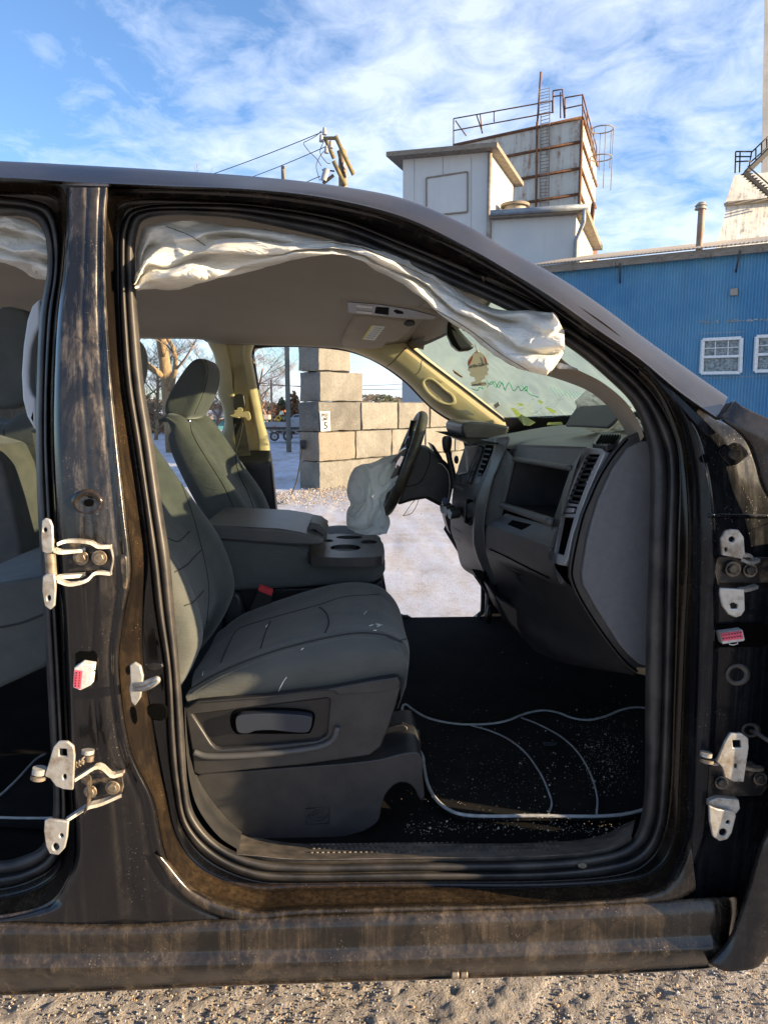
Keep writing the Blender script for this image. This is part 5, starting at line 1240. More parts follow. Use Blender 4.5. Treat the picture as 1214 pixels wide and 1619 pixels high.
# ---- buildings
def wall_plane(a, b, z):
    p, q = hz(a[0], a[1], z), hz(b[0], b[1], z); d = (q-p); d.z = 0; L_ = d.length; d.normalize(); n = Vector((d.y, -d.x, 0))
    if n.dot(CAM - p) < 0: n = -n
    return p, d, n, L_
def steel(name, c, c2, streaks=(.16,.08,.03), amt=.5, rough=.6, sc=1.0, lo=.52, hi=.72):
    m, nt, N, L_, b = nodes(name)
    base = mix(nt, ramp(nt, tex(nt, .8*sc, 7), .35, .65), c, c2)
    st = ramp(nt, tex(nt, 1, 7, (5*sc, 5*sc, .35*sc), rough=.7), lo, hi); pt_ = ramp(nt, tex(nt, 1.6*sc, 8, rough=.75), .50, .66)
    L_.new(mix(nt, math_(nt, 'MULTIPLY', math_(nt, 'MULTIPLY', st, math_(nt, 'ADD', pt_, .25)), amt), base, streaks), b.inputs['Base Color'])
    b.inputs['Roughness'].default_value = rough; bump(nt, b, tex(nt, 6*sc, 4), .15, .01); return m
# blue corrugated building
ZE = 5.4
bp0, bd_, bn, bl_ = wall_plane((875,430), (1214,397), ZE)
if bd_.x < 0: bd_ = -bd_
blue = empty('blue_building', bp0 + Vector((0,0,-ZE)), 'long blue corrugated metal building with white windows behind the pickup', 'building')
bm_ = steel('blue_corrugated', (.045,.20,.37), (.10,.28,.43), (.10,.15,.20), .75, .36, 1.0, .5, .75)
P = []; t = -.9; k = 0
while t < 17:
    o_ = .026*math.sin(2*math.pi*k/4.0 + .4)
    q = bp0 + bd_*t + bn*o_; P.append([Vector((q.x, q.y, z)) for z in (-.1, 1.2, 2.6, 4.0, ZE)]); t += .077/4; k += 1
surf('wall', P, bm_, blue)
BPL = lambda l: (lambda a, b: hp(a, b, bp0 + bn*l, bn))
wood = pmat('weathered_board', (.16,.13,.10), (.27,.23,.18), 6, .9, stretch=(1,1,9), bs=30)
sheet = steel('roof_sheet', (.26,.23,.19), (.34,.31,.27), (.20,.10,.05), .7)
q0, q1 = bp0 - bd_*1.1 + bn*.22, bp0 + bd_*17 + bn*.22
V, f = boxg(((q0+q1)/2) + Vector((0,0,.06)), (.05, (q1-q0).length, .2), Matrix(((bn.x, bd_.x, 0), (bn.y, bd_.y, 0), (0,0,1)))); link('fascia', V, f, wood, blue, False)
P = []; t = -1.2; k = 0
while t < 17:
    w_ = .018*math.sin(2*math.pi*k/4.0)
    a = bp0 + bd_*t + bn*.34; P.append([Vector((a.x, a.y, ZE+.19+w_)), Vector((a.x - bn.x*.6, a.y - bn.y*.6, ZE+.30+w_)), Vector((a.x - bn.x*7, a.y - bn.y*7, ZE+1.7+w_))]); t += .1/4; k += 1
surf('roof', P, sheet, blue, thick=.004)
P = [[bp0 - bd_*.9 - bn*s + Vector((0,0,z-ZE)) for z in (-.1, ZE + .22*s)] for s in (0, 3, 6.6)]; surf('wall', P, bm_, blue)
V, f = [], []
for t in np.arange(-.6, 16, 1.2):
    a = bp0 + bd_*t + bn*.16; boxg(a + Vector((0,0,.0)), (.30, .06, .10), Matrix(((bn.x, bd_.x, 0), (bn.y, bd_.y, 0), (0,0,1))), V, f)
tag(link('rafter_ends', V, f, wood, blue, False), kind='stuff')
win_glass = pmat('window_plastic', (.11,.135,.14), (.30,.34,.34), 16, .25, lo=.4, hi=.6, bs=9, bstr=1.0, bd=.05)
frame_w = pmat('window_frame_white', (.78,.78,.76), (.6,.6,.57), 20, .6)
def window(pts, parent, lower_open=True, host=BPL, muntin=True, nm='window'):
    (x0, y0), (x1, y1), (x2, y2), (x3, y3) = pts
    g = slab(nm, [lerp2(pts[0], pts[2], .06), lerp2(pts[1], pts[3], .06), lerp2(pts[2], pts[0], .06), lerp2(pts[3], pts[1], .06)], win_glass, parent, host(.03), .02, bevel=0)
    def bar(a, b_, w, l=.075):
        A, B = host(l)(*a), host(l)(*b_); return tubeg([A, B], w, 4)
    V, f = [], []
    c = [lerp2(pts[i], pts[(i+2) % 4], .035) for i in range(4)]
    def add(a, b_, w):
        v, q = bar(a, b_, w); b0 = len(V); V.extend(v); f.extend([tuple(b0+x for x in y) for y in q])
    for i in range(4): add(c[i], c[(i+1) % 4], .055)
    ml, mr2 = lerp2(c[0], c[3], .52), lerp2(c[1], c[2], .52); add(ml, mr2, .045)
    for s in (1/3, 2/3): add(lerp2(c[0], c[1], s), lerp2(ml, mr2, s), .014)
    add(lerp2(c[0], ml, .5), lerp2(c[1], mr2, .5), .014)
    link('window_frame', V, f, frame_w, g, False); return g
window([(1109,535),(1174,532),(1172,591),(1106,592)], blue)
window([(1194,530),(1262,527),(1260,587),(1191,589)], blue)
slab('wall_vent', [(1154,456),(1166,455),(1166,466),(1154,467)], sheet, blue, BPL(.12), .12, bevel=.01)
for (a, b_) in (((980,416),(980,447)), ((1170,396),(1163,430))):
    tube('brace', [BPL(.3)(*a), BPL(.04)(*b_)], .025, M['darkmetal'], blue, 6)
scr = pmat('scraped_paint', (.42,.44,.42), (.12,.15,.18), 30, .9)
V, f = [], []
rnd = random.Random(8)
for k in range(60):
    x = 1105 + rnd.random()*130; y = 509 - (x-1105)*.035 + rnd.uniform(-1.5, 1.5); p = BPL(.018)(x, y); boxg(p, (.10*rnd.uniform(.4,1.4), .004, .025*rnd.uniform(.4,1.5)), Matrix(((bd_.x, bn.x, 0), (bd_.y, bn.y, 0), (0,0,1))), V, f)
tag(link('wall_patches', V, f, scr, blue, False), kind='stuff')
slab('wall_seam', [(1106,526.5),(1178,523.5),(1178,524.6),(1106,527.6)], scr, blue, BPL(.016), .01, bevel=0)
slab('wall_seam', [(1110,597),(1250,592),(1250,593),(1110,598)], scr, blue, BPL(.016), .01, bevel=0)
# stove pipe on its roof
p = hp(1106, 380, bp0 - bn*2.2, bn)
pipe = cyl('flue_pipe', Vector((p.x, p.y, p.z+.25)), .095, 1.6, steel('rust_pipe', (.33,.26,.20), (.28,.15,.09), (.12,.05,.02), .8, .7, 3), None, (0,0,1), 20)
pt2 = hp(1107.5, 329, bp0 - bn*2.2, bn)
cyl('flue_cap', pt2 + Vector((0,0,.02)), .17, .10, sheet, pipe, (0,0,1), 10, r2=.13); cyl('flue_cap', pt2 + Vector((0,0,.12)), .17, .10, sheet, pipe, (0,0,1), 10, r2=.07)
pipe.scale = (1,1,1)
tag(pipe, 'rusty round flue pipe with a cap standing above the blue roof', 'flue')

# grey clad building with a lower wing
ZG = 10.5
gcl = steel('pale_cladding', (.50,.51,.50), (.56,.56,.53), (.30,.28,.23), .35, .7)
gy = empty('mill_building', hz(775, 238, ZG) - Vector((0,0,ZG)), 'grey clad mill building with a boarded opening and a lower wing with gutter', 'building')
g0, gd, gn, gl_ = wall_plane((637,251), (775,239), ZG)
ga, gb = hz(637, 251, ZG), hz(775, 239, ZG); gc = hz(811, 290, ZG)
def wallq(name, a, b_, zt, mat, parent, zb=-.1, zt2=None):
    P = []
    for i in range(9):
        t = i/8; q = a.lerp(b_, t); zz = zt + ((zt2-zt)*t if zt2 is not None else 0); P.append([Vector((q.x, q.y, zb)), Vector((q.x, q.y, zz))])
    return surf(name, P, mat, parent, smooth=False)
wallq('wall', ga, gb, ZG, gcl, gy); wallq('wall', gb, gc, ZG, gcl, gy)
far_off = gc - gb
wallq('wall', ga, ga + far_off, ZG, gcl, gy)
# roof slab with overhang and boards
def overh(a, b_, c, d, z, zt): return [Vector((q.x, q.y, z)) for q in (a, b_, c, d)]
e1 = (gb-ga).normalized(); e2 = (gc-gb).normalized()
ra = ga - e1*.45 - e2*.5; rb_ = gb + e1*.35 - e2*.5; rc = gc + e1*.35 + e2*.4; rd = ga + far_off - e1*.45 + e2*.4
link('roof', [Vector((q.x, q.y, z)) for z in (ZG-.02, ZG+.14) for q in (ra, rb_, rc, rd)], [(0,1,2,3),(4,5,6,7),(0,1,5,4),(1,2,6,5),(2,3,7,6),(3,0,4,7)], wood, gy, False)
GPL = lambda l: (lambda a, b: hp(a, b, ga + gn*l, gn))
ho_ = slab('boarded_opening', [(675,281),(738,272),(738,334),(675,340)], gcl, gy, GPL(.03), .03, bevel=.005)
V, f = [], []
for a, b_ in (((674,281),(739,271)), ((739,271),(739,334)), ((674,281),(674,341)), ((674,341),(739,334.5))):
    v, q = tubeg([GPL(.04)(*a), GPL(.04)(*b_)], .035, 4); b0 = len(V); V += v; f += [tuple(b0+x for x in y) for y in q]
link('opening_trim', V, f, wood, gy, False)
for x in (655, 700, 745): tube('cladding_joint', [GPL(.005)(x, 248), GPL(.005)(x, 420)], .008, pmat('joint_grey', (.33,.33,.32), rough=.8), gy, 4)
tube('corner_post', [Vector((gb.x, gb.y, z)) + gn*.05 for z in (0, ZG-.05)], .09, pmat('corner_rust', (.22,.17,.13), (.4,.36,.3), 3, .8), gy, 4)
# lower wing
zl = GPL(0)(777, 347).z; la = GPL(0)(777, 347); lb2 = hz(911, 347, zl) ; lb2 = GPL(0)(911, 341); zl2 = lb2.z
lb = Vector((lb2.x, lb2.y, zl)); lc = lb + e2*6.0
wg = gcl
wallq('wing_wall', Vector((la.x, la.y, 0)), Vector((lb.x, lb.y, 0)), zl, gcl, gy); wallq('wing_wall', lb, lc, zl, steel('sunlit_cladding', (.58,.55,.46), (.52,.49,.41), (.3,.25,.18), .4), gy)  # warmer copy of the cladding paints sunlight onto the wing's right wall
le = (lb-la).normalized(); r4 = [la - le*.02 + gn*.35, lb + le*.35 + gn*.35, lc + le*.35 + e2*.3, la + e2*6]
link('wing_roof', [Vector((q.x, q.y, z)) for z in (zl-.02, zl+.17) for q in r4], [(0,1,2,3),(4,5,6,7),(0,1,5,4),(1,2,6,5),(2,3,7,6),(3,0,4,7)], wood, gy, False)
gut = pmat('gutter_bluegrey', (.28,.32,.36), (.2,.22,.25), 5, .5, metal=.3)
a, b_ = la + gn*.42 + Vector((0,0,.13)), lb + le*.4 + gn*.42 + Vector((0,0,.13))
tube('gutter', [a, b_], .10, gut, gy, 10)
tube('downpipe', [b_ + Vector((0,0,-.05)) - le*.15, b_ + Vector((0,0,-.5)) - le*.15, lb + gn*.1 + Vector((0,0,-.9)) + le*.02, lb + gn*.1 + le*.02 + Vector((0,0,-4))], .075, gut, gy, 8)
rv = cyl('roof_ventilator', GPL(-1.5)(814, 333), .42, .34, sheet, gy, (0,0,1), 16); cyl('ventilator_cap', GPL(-1.5)(814, 325), .55, .10, wood, rv, (0,0,1), 16)
# rusty panel tower behind
ZT = 17.5
tw = empty('storage_tower', hz(920, 185, ZT) - Vector((0,0,ZT)), 'square rust streaked steel storage tower with railings and a caged ladder on top', 'tower')
ta, tb, tc = hz(717, 229, ZT), hz(920, 185, ZT), hz(943, 262, ZT)
tn = (tb-ta); tn.z = 0; tn = Vector((tn.y, -tn.x, 0)).normalized(); tn = tn if tn.dot(CAM-ta) > 0 else -tn
td = (tb-ta).normalized(); te = (tc-tb).normalized()
tmat = steel('tower_panel', (.62,.585,.50), (.50,.475,.41), (.24,.10,.035), 1.0, .65, .8, .45, .62)
wallq('panel_wall', ta, tb, ZT, tmat, tw); wallq('panel_wall', tb, tc, ZT, tmat, tw); wallq('panel_wall', ta, ta + (tc-tb), ZT, tmat, tw)
rustm = pmat('rust', (.10,.045,.025), (.19,.09,.045), 6, .9)
TPL = lambda l: (lambda a, b: hp(a, b, ta + tn*l, tn))
for k, (a, b_) in enumerate((((716,229.5),(920,185)), ((790,246),(920,223)), ((800,277),(920,265)), ((800,317),(920,305.5)), ((800,358),(920,346)))):
    A, B = TPL(.06)(*a), TPL(.06)(*b_); tube('rib', [Vector((ta.x, ta.y, B.z)) + tn*.06, Vector((tb.x, tb.y, B.z)) + tn*.06], .09, rustm, tw, 4)
    tube('rib', [Vector((tb.x, tb.y, B.z)) + td*.06, Vector((tc.x, tc.y, B.z)) + td*.06], .09, rustm, tw, 4)
for x in (720, 920): tube('corner_angle', [TPL(.08)(x, 190 if x > 800 else 232), Vector((TPL(.08)(x, 300).x, TPL(.08)(x, 300).y, 0))], .10, rustm, tw, 4)
tube('riser_pipe', [TPL(.3)(849, 192), TPL(.3)(847, 345)], .07, rustm, tw, 8)
tube('mast', [TPL(.1)(855, 113), TPL(.3)(849, 200)], .06, rustm, tw, 8)
def ladder(name, a0, a1, b0, b1, n, host, r, mat, parent):
    V, f = [], []
    tubeg([host(*a0), host(*a1)], r, 5, V, f); tubeg([host(*b0), host(*b1)], r, 5, V, f)
    for k in range(n):
        t = (k+.5)/n; tubeg([host(*lerp2(a0, a1, t)), host(*lerp2(b0, b1, t))], r*.8, 5, V, f)
    return link(name, V, f, mat, parent)
dm = pmat('ladder_grey', (.16,.15,.14), (.25,.2,.15), 5, .8)
ladder('ladder', (855,182),(853,345),(869,178),(867,345), 30, TPL(.35), .025, dm, tw)
ladder('ladder_cage', (852,140),(852,182),(869,136),(869,178), 9, TPL(.3), .02, dm, tw)
def rails(name, segs, host, r, mat, parent):
    V, f = [], []
    for a, b_ in segs: tubeg([host(*a), host(*b_)], r, 5, V, f)
    return link(name, V, f, mat, parent)
rails('railing', [((717,187),(873,159)), ((717,206),(873,177)), ((717,187),(717,229)), ((720,190),(737,214)), ((753,180),(763,210)), ((759,180),(762,210)), ((781,176),(781,192)), ((873,159),(873,175)),
   ((874,143),(889,140.5)), ((874,152),(890,150)), ((874,143),(874,178)), ((889,140.5),(892,186)), ((886,145),(886,186)), ((893,154),(921,149)), ((893,171),(921,165)), ((893,154),(893,186)), ((921,149),(921,185))], TPL(.05), .04, rustm, tw)
TQ = lambda l: (lambda a, b: hp(a, b, tb + td*l, Vector((te.y, -te.x, 0))))
rails('railing', [((921,149),(943,232)), ((921,166),(943,247)), ((928,176),(929,212)), ((934,198),(935,232)), ((943,232),(943,262))], TQ(.05), .04, rustm, tw)
V, f = [], []
for (x, y) in ((952,204),(950,249)):
    cpt = TQ(1.0)(x, y); rr_ = .62
    tubeg([cpt + Vector((rr_*math.cos(a), rr_*math.sin(a), 0)) for a in np.linspace(0, 6.283, 25)], .035, 5, V, f)
for a in (.3, 1.4, 2.5, 3.6, 4.7, 5.8):
    p0 = TQ(1.0)(952, 204) + Vector((.62*math.cos(a), .62*math.sin(a), 0)); p1 = Vector((p0.x, p0.y, TQ(1.0)(949, 262 if a < 3 else 306).z)); tubeg([p0, p1], .022, 5, V, f)
link('ladder_cage', V, f, dm, tw)
wallq('lean_to', TQ(.1)(930, 330), TQ(.1)(945, 380), TQ(.1)(930, 330).z, rustm, tw, zb=0, zt2=TQ(.1)(945, 372).z)
tube('stair_stringer', [TQ(1.2)(938, 322), TQ(.9)(934, 355), TQ(.9)(948, 392)], .12, rustm, tw, 6)

# weathered white elevator building at the right edge
EDP = Vector((0, 1, 0)); e0 = hd(1180, 330, 34)
def EPL(l): return lambda a, b: hp(a, b, e0 + Vector((0, -l, 0)), Vector((0, 1, 0)))
ew = empty('elevator_building', Vector((e0.x, e0.y, 0)), 'tall weathered white elevator building with outside stairs at the right edge', 'building')
ewm = steel('peeling_white', (.68,.68,.66), (.56,.56,.55), (.14,.135,.12), .9, .85, 2.2, .42, .6)
eb_ = slab('wall', [(1133,600),(1133,384),(1151,322),(1214,316),(1350,303),(1350,600)], ewm, ew, EPL(0), 5, vec=(2.4,5,0), bevel=0)
slab('wall', [(1146,322),(1161,276),(1214,272),(1350,264),(1350,306),(1214,314),(1150,320)], ewm, ew, EPL(-.6), 4, vec=(2.2,4,0), bevel=0)
slab('roof_edge', [(1150,318),(1350,300),(1350,305),(1151,323)], wood, ew, EPL(.3), .3, bevel=0)
slab('tall_shaft', [(1203,280),(1209,-40),(1290,-40),(1290,280)], pmat('shaft_grey', (.20,.21,.23), (.27,.28,.30), 2, .8), ew, EPL(-1.4), 4, vec=(3.2,4,0), bevel=0)
rails('railing', [((1163,239),(1188,239)), ((1163,247),(1188,247)), ((1163,255),(1188,254)), ((1163,239),(1162,273)), ((1170,239),(1169,272)), ((1188,240),(1183,272)), ((1188,240),(1225,205)), ((1186,256),(1225,222)), ((1195,233),(1195,262)), ((1204,225),(1204,256)), ((1212,218),(1213,246))], EPL(.2), .03, M['black'], ew)
V, f = [], []
for k in range(14):
    x, y = 1178 + k*4.2, 273 + k*3.6; boxg(EPL(.5)(x, y), (.12, .5, .03), None, V, f)
tubeg([EPL(.9)(1176, 272), EPL(.9)(1240, 328)], .09, 4, V, f); tubeg([EPL(.9)(1182, 262), EPL(.9)(1240, 312)], .03, 4, V, f)
tubeg([EPL(.5)(1180,272), EPL(.5)(1225,228)], .12, 4, V, f)
link('stairs', V, f, M['black'], ew, False)

# ---- utility poles and wires
wpole = pmat('pole_timber', (.22,.17,.11), (.32,.25,.16), 3, .9, stretch=(6,6,.5))
lich = pmat('crossarm_timber', (.30,.22,.09), (.13,.11,.06), 5, .9, bs=40)
UP = 23.5
up0 = hd(542, 290, UP)
up = empty('utility_pole', Vector((up0.x, up0.y, 0)), 'mossy timber utility pole with two slanting crossarms above the cab roof', 'utility pole')
tube('pole', [Vector((up0.x, up0.y, -.2)), Vector((up0.x, up0.y, hd(536, 237, UP).z))], [.17, .13], wpole, up, 14)
def bar4(name, pts, d, r, mat, parent): return tube(name, [hd(a, b, dd) for (a, b), dd in zip(pts, d)], r, mat, parent, 4)
bar4('crossarm', [(530,214),(559,276)], (UP-.5, UP-.2), .085, lich, up); bar4('crossarm', [(514,218),(528,250)], (UP+.4, UP+.6), .085, lich, up)
bar4('crossarm', [(527,254),(546,293)], (UP-.35, UP-.2), .085, lich, up); bar4('crossarm', [(512,218),(531,218)], (UP+.4, UP-.5), .07, lich, up)
bar4('brace', [(534,238),(544,278)], (UP-.2, UP-.2), .04, M['darkmetal'], up)
ins = pmat('insulator_grey', (.32,.32,.33), rough=.3)
for (x, y) in ((513,207),(508,218),(523,228),(516,236),(543,262)):
    i_ = cyl('insulator', hd(x, y, UP-.1), .075, .20, ins, up, (0,0,1), 12, r2=.05)
tf = cyl('cutout_switch', hd(514, 276, UP-.6), .10, .34, ins, up, (.3,0,1), 12); cyl('cutout_switch', hd(519, 283, UP-.6), .05, .4, M['black'], up, (.8,0,.6), 8)
bar4('brace', [(510,268),(528,270)], (UP-.6, UP-.1), .03, M['black'], up)
for pts in ([(508,206),(500,214),(486,222),(480,226),(488,238),(500,250),(508,262)], [(512,238),(505,248),(500,262),(504,280),(506,285)], [(512,222),(506,240),(516,256),(522,258)]):
    tube('jumper_wire', [hd(a, b, UP-.3) for a, b in cr(pts, 40)], .011, M['black'], up, 5)
def wire(a, da, b, db, sag, lab, r=.014, n=40):
    A, B = hd(*a, da), hd(*b, db); pts = []
    for i in range(n):
        t = i/(n-1); p = A.lerp(B, t); p.z -= sag*4*t*(1-t); pts.append(p)
    return tag(tube('power_line', pts, r, M['black'], None, 5), lab, 'power line')
wire((512,207), UP, (60,336), 46, .5, 'upper of the dark power lines running left from the mossy pole')
wire((513,232), UP, (250,316), 46, .3, 'middle dark power line running down left from the mossy pole')
wire((506,278), UP, (380,322), 46, .1, 'short lowest power line running left from the mossy pole')
P2 = 24.0; q = hd(454.5, 600, P2)
p2 = empty('utility_pole', Vector((q.x, q.y, 0)), 'tall grey timber utility pole beside the stacked concrete block corner', 'utility pole')
tube('pole', [Vector((q.x, q.y, -.2)), Vector((q.x, q.y, 9))], [.085, .07], pmat('pole_grey', (.15,.15,.13), (.22,.21,.18), 3, .9), p2, 12)
bar4('lamp_arm', [(457,546),(467,543)], (P2, P2), .02, M['black'], p2)
tube('service_wire', [hd(455,575,P2), hd(420,592,P2+14)], .010, M['black'], p2, 5)
q = hd(429.5, 640, 38); p3 = empty('utility_pole', Vector((q.x, q.y, 0)), 'thin pale orange timber pole beyond the flatbed trailer', 'utility pole')
tube('pole', [Vector((q.x, q.y, -.2)), Vector((q.x, q.y, hd(429.5, 600, 38).z))], .055, pmat('pole_orange', (.40,.24,.15), rough=.8), p3, 8)
wire((330,596), 38, (650,614), 60, .3, 'thin distant power line low over the concrete wall', .02); wire((330,606), 38, (650,606), 70, .2, 'faint distant power line over the concrete wall, upper one', .02)

# ---- things beyond the missing driver's doors
teal = steel('teal_sheet', (.10,.30,.38), (.13,.36,.43), (.3,.3,.3), .3, .6)
lbd = empty('low_building', hz(300, 672, 0) , 'long low teal building with pale snowy roof beyond the yard', 'building')
YL = 44.0
LPL = lambda l: (lambda a, b: hy(a, b, YL - l))
slab('wall', [(150,664),(415,664),(415,684),(150,686)], teal, lbd, LPL(0), 6, vec=(0,6,0), bevel=0)
slab('roof', [(145,655),(425,656),(425,663),(145,663)], pmat('snowy_roof', (.50,.47,.43), (.36,.3,.26), .8, .8), lbd, LPL(.5), 7, vec=(0,7,.0), bevel=0)
slab('window', [(246,668),(253,668),(253,677),(246,677)], M['black'], lbd, LPL(.03), .05, bevel=0)
slab('window_frame', [(245,667),(254,667),(254,668.4),(245,668.4)], frame_w, bpy.data.objects['window.002'] if 'window.002' in bpy.data.objects else lbd, LPL(.06), .05, bevel=0)
slab('base_strip', [(150,684),(415,683),(415,688),(150,690)], frame_w, lbd, LPL(.1), .2, bevel=0)
tn_ = slab('storage_tank', [(337,652),(340,648),(345,647),(350,651),(352,660),(337,662)], pmat('tank_white', (.62,.60,.56), rough=.6), None, LPL(3), 2, bevel=.2); tag(tn_, 'rounded off white tank behind the driver headrest', 'tank')
# blue containers and parked car far off
YC = 46.0
CPL = lambda l: (lambda a, b: hy(a, b, YC - l))
cn = slab('shipping_container', [(419,657),(462,656),(462,667),(419,667)], teal, None, CPL(0), 2.4, vec=(0,2.4,0), bevel=.02); tag(cn, 'low blue green container behind the flatbed trailer', 'container')
V, f = [], []
for k in range(26):
    x = 420 + k*1.65; tubeg([CPL(.02)(x, 657.5), CPL(.02)(x, 666.5)], .03, 4, V, f)
link('container_ribs', V, f, teal, cn)
car = empty('parked_car', hy(478, 680, 34), 'silver blue pickup parked behind the end of the concrete wall', 'car')
KPL = lambda l: (lambda a, b: hy(a, b, 33 - l))
cbm = pmat('car_silver', (.34,.38,.42), rough=.3, metal=.3)
slab('car_body', [(455,663),(458,660),(475,659),(500,659),(500,672),(455,672)], cbm, car, KPL(0), 1.7, vec=(0,1.7,0), bevel=.06)
cb2 = slab('car_cabin', [(461,660),(465,655),(478,654.5),(486,655),(490,660)], cbm, car, KPL(-.1), 1.4, vec=(0,1.4,0), bevel=.06)
slab('side_window', [(463,659.5),(466,656),(477,655.7),(485,656.2),(488,659.5)], M['screen'], cb2, KPL(-.06), .03, bevel=0)
for x in (463, 492): cyl('wheel', hy(x, 673, 33), .20, .2, M['rubber'], car, (0,1,0), 20)
ds_ = slab('warning_sign', [(440,655.5),(445.5,661),(440.5,666.5),(434.8,661)], pmat('sign_yellow', (.75,.42,.02), rough=.5), None, lambda a, b: hy(a, b, 31), .02, bevel=0); tag(ds_, 'yellow diamond warning sign above the flatbed trailer', 'sign')
tube('sign_mark', [hy(438,661,30.97), hy(440,659.5,30.97), hy(442,662,30.97)], .03, M['black'], ds_, 4); tube('sign_post', [hy(440.3,666,31.02), hy(440.3,692,31.02)], .025, M['darkmetal'], ds_, 6)
ot = slab('hay_tarp', [(440,657),(442,651),(446,647.5),(450,648),(454,652),(455,657)], pmat('tarp_orange', (.55,.20,.06), (.5,.25,.1), 1, .7), None, CPL(.8), 1.5, vec=(0,1.5,0), bevel=.15); tag(ot, 'orange domed cover beyond the yellow diamond sign', 'cover')
slab('tarp_end', [(441,656),(443,650.5),(446,648.5),(449,656)], pmat('tarp_blue', (.10,.22,.34), rough=.7), ot, CPL(.84), .05, bevel=0)
# flatbed trailer
YT = 28.5
TP_ = lambda l: (lambda a, b: hy(a, b, YT - l))
tl = empty('flatbed_trailer', hy(445, 697, YT+.7), 'grey flatbed trailer with low steel sides and two wheels parked on the frost', 'trailer')
tsm = steel('trailer_grey', (.30,.31,.32), (.38,.38,.38), (.14,.11,.09), .6)
slab('side_board', [(418,667),(486,667),(486,676),(418,676)], tsm, tl, TP_(0), .05, bevel=.005)
slab('deck', [(418,675),(486,675),(486,678),(418,678)], M['darkmetal'], tl, TP_(.02), 1.7, vec=(0,1.5,0), bevel=.005)
V, f = [], []
for a, b_ in (((424,680),(486,680)), ((424,686),(450,686)), ((428,679),(428,688)), ((447,679),(447,687)), ((462,679),(475,687))): tubeg([TP_(-.15)(*a), TP_(-.15)(*b_)], .035, 4, V, f)
link('chassis', V, f, tsm, tl, False)
for x, y, r in ((434,690,.19),(455,689.5,.20)):
    w = cyl('wheel', hy(x, y, YT+.1), r, .16, M['rubber'], tl, (0,1,0), 24, bevel=.02); cyl('rim', hy(x, y, YT+.0), r*.62, .04, M['bezel_lt'], w, (0,1,0), 12); cyl('hub', hy(x, y, YT-.03), r*.16, .04, M['steel_edge'], w, (0,1,0), 10)
slab('tail_lamp', [(433,673.5),(435.5,673.5),(435.5,675.5),(433,675.5)], M['red'], tl, TP_(.04), .03, bevel=0)

# white mill behind the wall
wb_ = slab('white_building', [(641,612),(700,612),(760,612),(760,648),(641,648)], ewm, None, lambda a, b: hy(a, b, 36), 8, vec=(2,8,0), bevel=0); tag(wb_, 'weathered white building rising behind the far end of the block wall', 'building')
slab('eave_bracket', [(637,604),(641,604),(641,613),(639,613)], M['black'], wb_, lambda a, b: hy(a, b, 35.8), .3, bevel=0)

# ---- bare trees
def bare_tree(base, h, r0, seed, label, levels=5, spread=.55, twig=.006, lean=0, first=.34, mats=None, nb=(3,5), group='bare trees beyond the yard', wob_=.12, dens=1.0):
    rnd = random.Random(seed); V1, F1, V2, F2 = [], [], [], []
    def grow(p, d, L_, r, lv):
        wob = (.03 if (lv == 0 and r0 > .2) else wob_)
        n = 6 if lv < 2 else 4; pts = [p]; rr = [r]; dd = d.copy()
        for i in range(n):
            dd = (dd + Vector((rnd.gauss(0, wob), rnd.gauss(0, wob), rnd.gauss(0, wob*.6) + (.06 if lv > 0 else .0)))).normalized(); pts.append(pts[-1] + dd*L_/n); rr.append(max(twig*.5, r*(1 - (.55 if lv else .42)*(i+1)/n)))
        (tubeg(pts, rr, 8 if lv == 0 else 5 if lv < 3 else 3, V1, F1) if lv < 2 else tubeg(pts, rr, 3 if lv > 2 else 4, V2, F2))
        if lv >= levels: return
        k = int(rnd.randint(*nb)*dens) + (3 if lv == 0 else 0)
        for j in range(k):
            t = first + (1-first)*(j+rnd.random())/k if lv == 0 else .25 + .75*rnd.random(); i = min(n-1, int(t*n)); q = pts[i].lerp(pts[i+1], t*n - i)
            a = rnd.uniform(0, 6.283); side = Vector((math.cos(a), math.sin(a), 0)); ax = (pts[i+1]-pts[i]).normalized()
            nd = (ax*(1-spread) + side*spread*1.15 + Vector((0,0,.12))).normalized()
            grow(q, nd, L_*rnd.uniform(.42, .66)*(1.0 if lv else .8), rr[i]*rnd.uniform(.35, .6), lv+1)
        if lv > 0: grow(pts[-1], dd, L_*.55, rr[-1], lv+1)
    grow(Vector((0,0,-.1)), Vector((lean, 0, 1)).normalized(), h, r0, 0)
    e = empty('bare_tree', base, label, 'tree', group)
    off = Vector(base); a, b_ = mats or (bark1, bark2)
    link('trunk', [v + off for v in V1], F1, a, e); link('crown', [v + off for v in V2], F2, b_, e)
    return e
bark1 = pmat('bark_tan', (.30,.21,.11), (.16,.12,.07), 6, .9, bs=20, stretch=(3,3,.7)); bark2 = pmat('twig_tan', (.30,.22,.15), (.2,.15,.11), 3, .9)
tw_r = pmat('twig_reddish', (.33,.20,.14), rough=.9)
b0_ = hd(273, 700, 25); bare_tree(Vector((b0_.x, b0_.y, 0)), 5.7, .24, 12, 'big bare tree with a thick tan trunk seen left of the driver headrest', 5, .62, first=.30, dens=1.25)
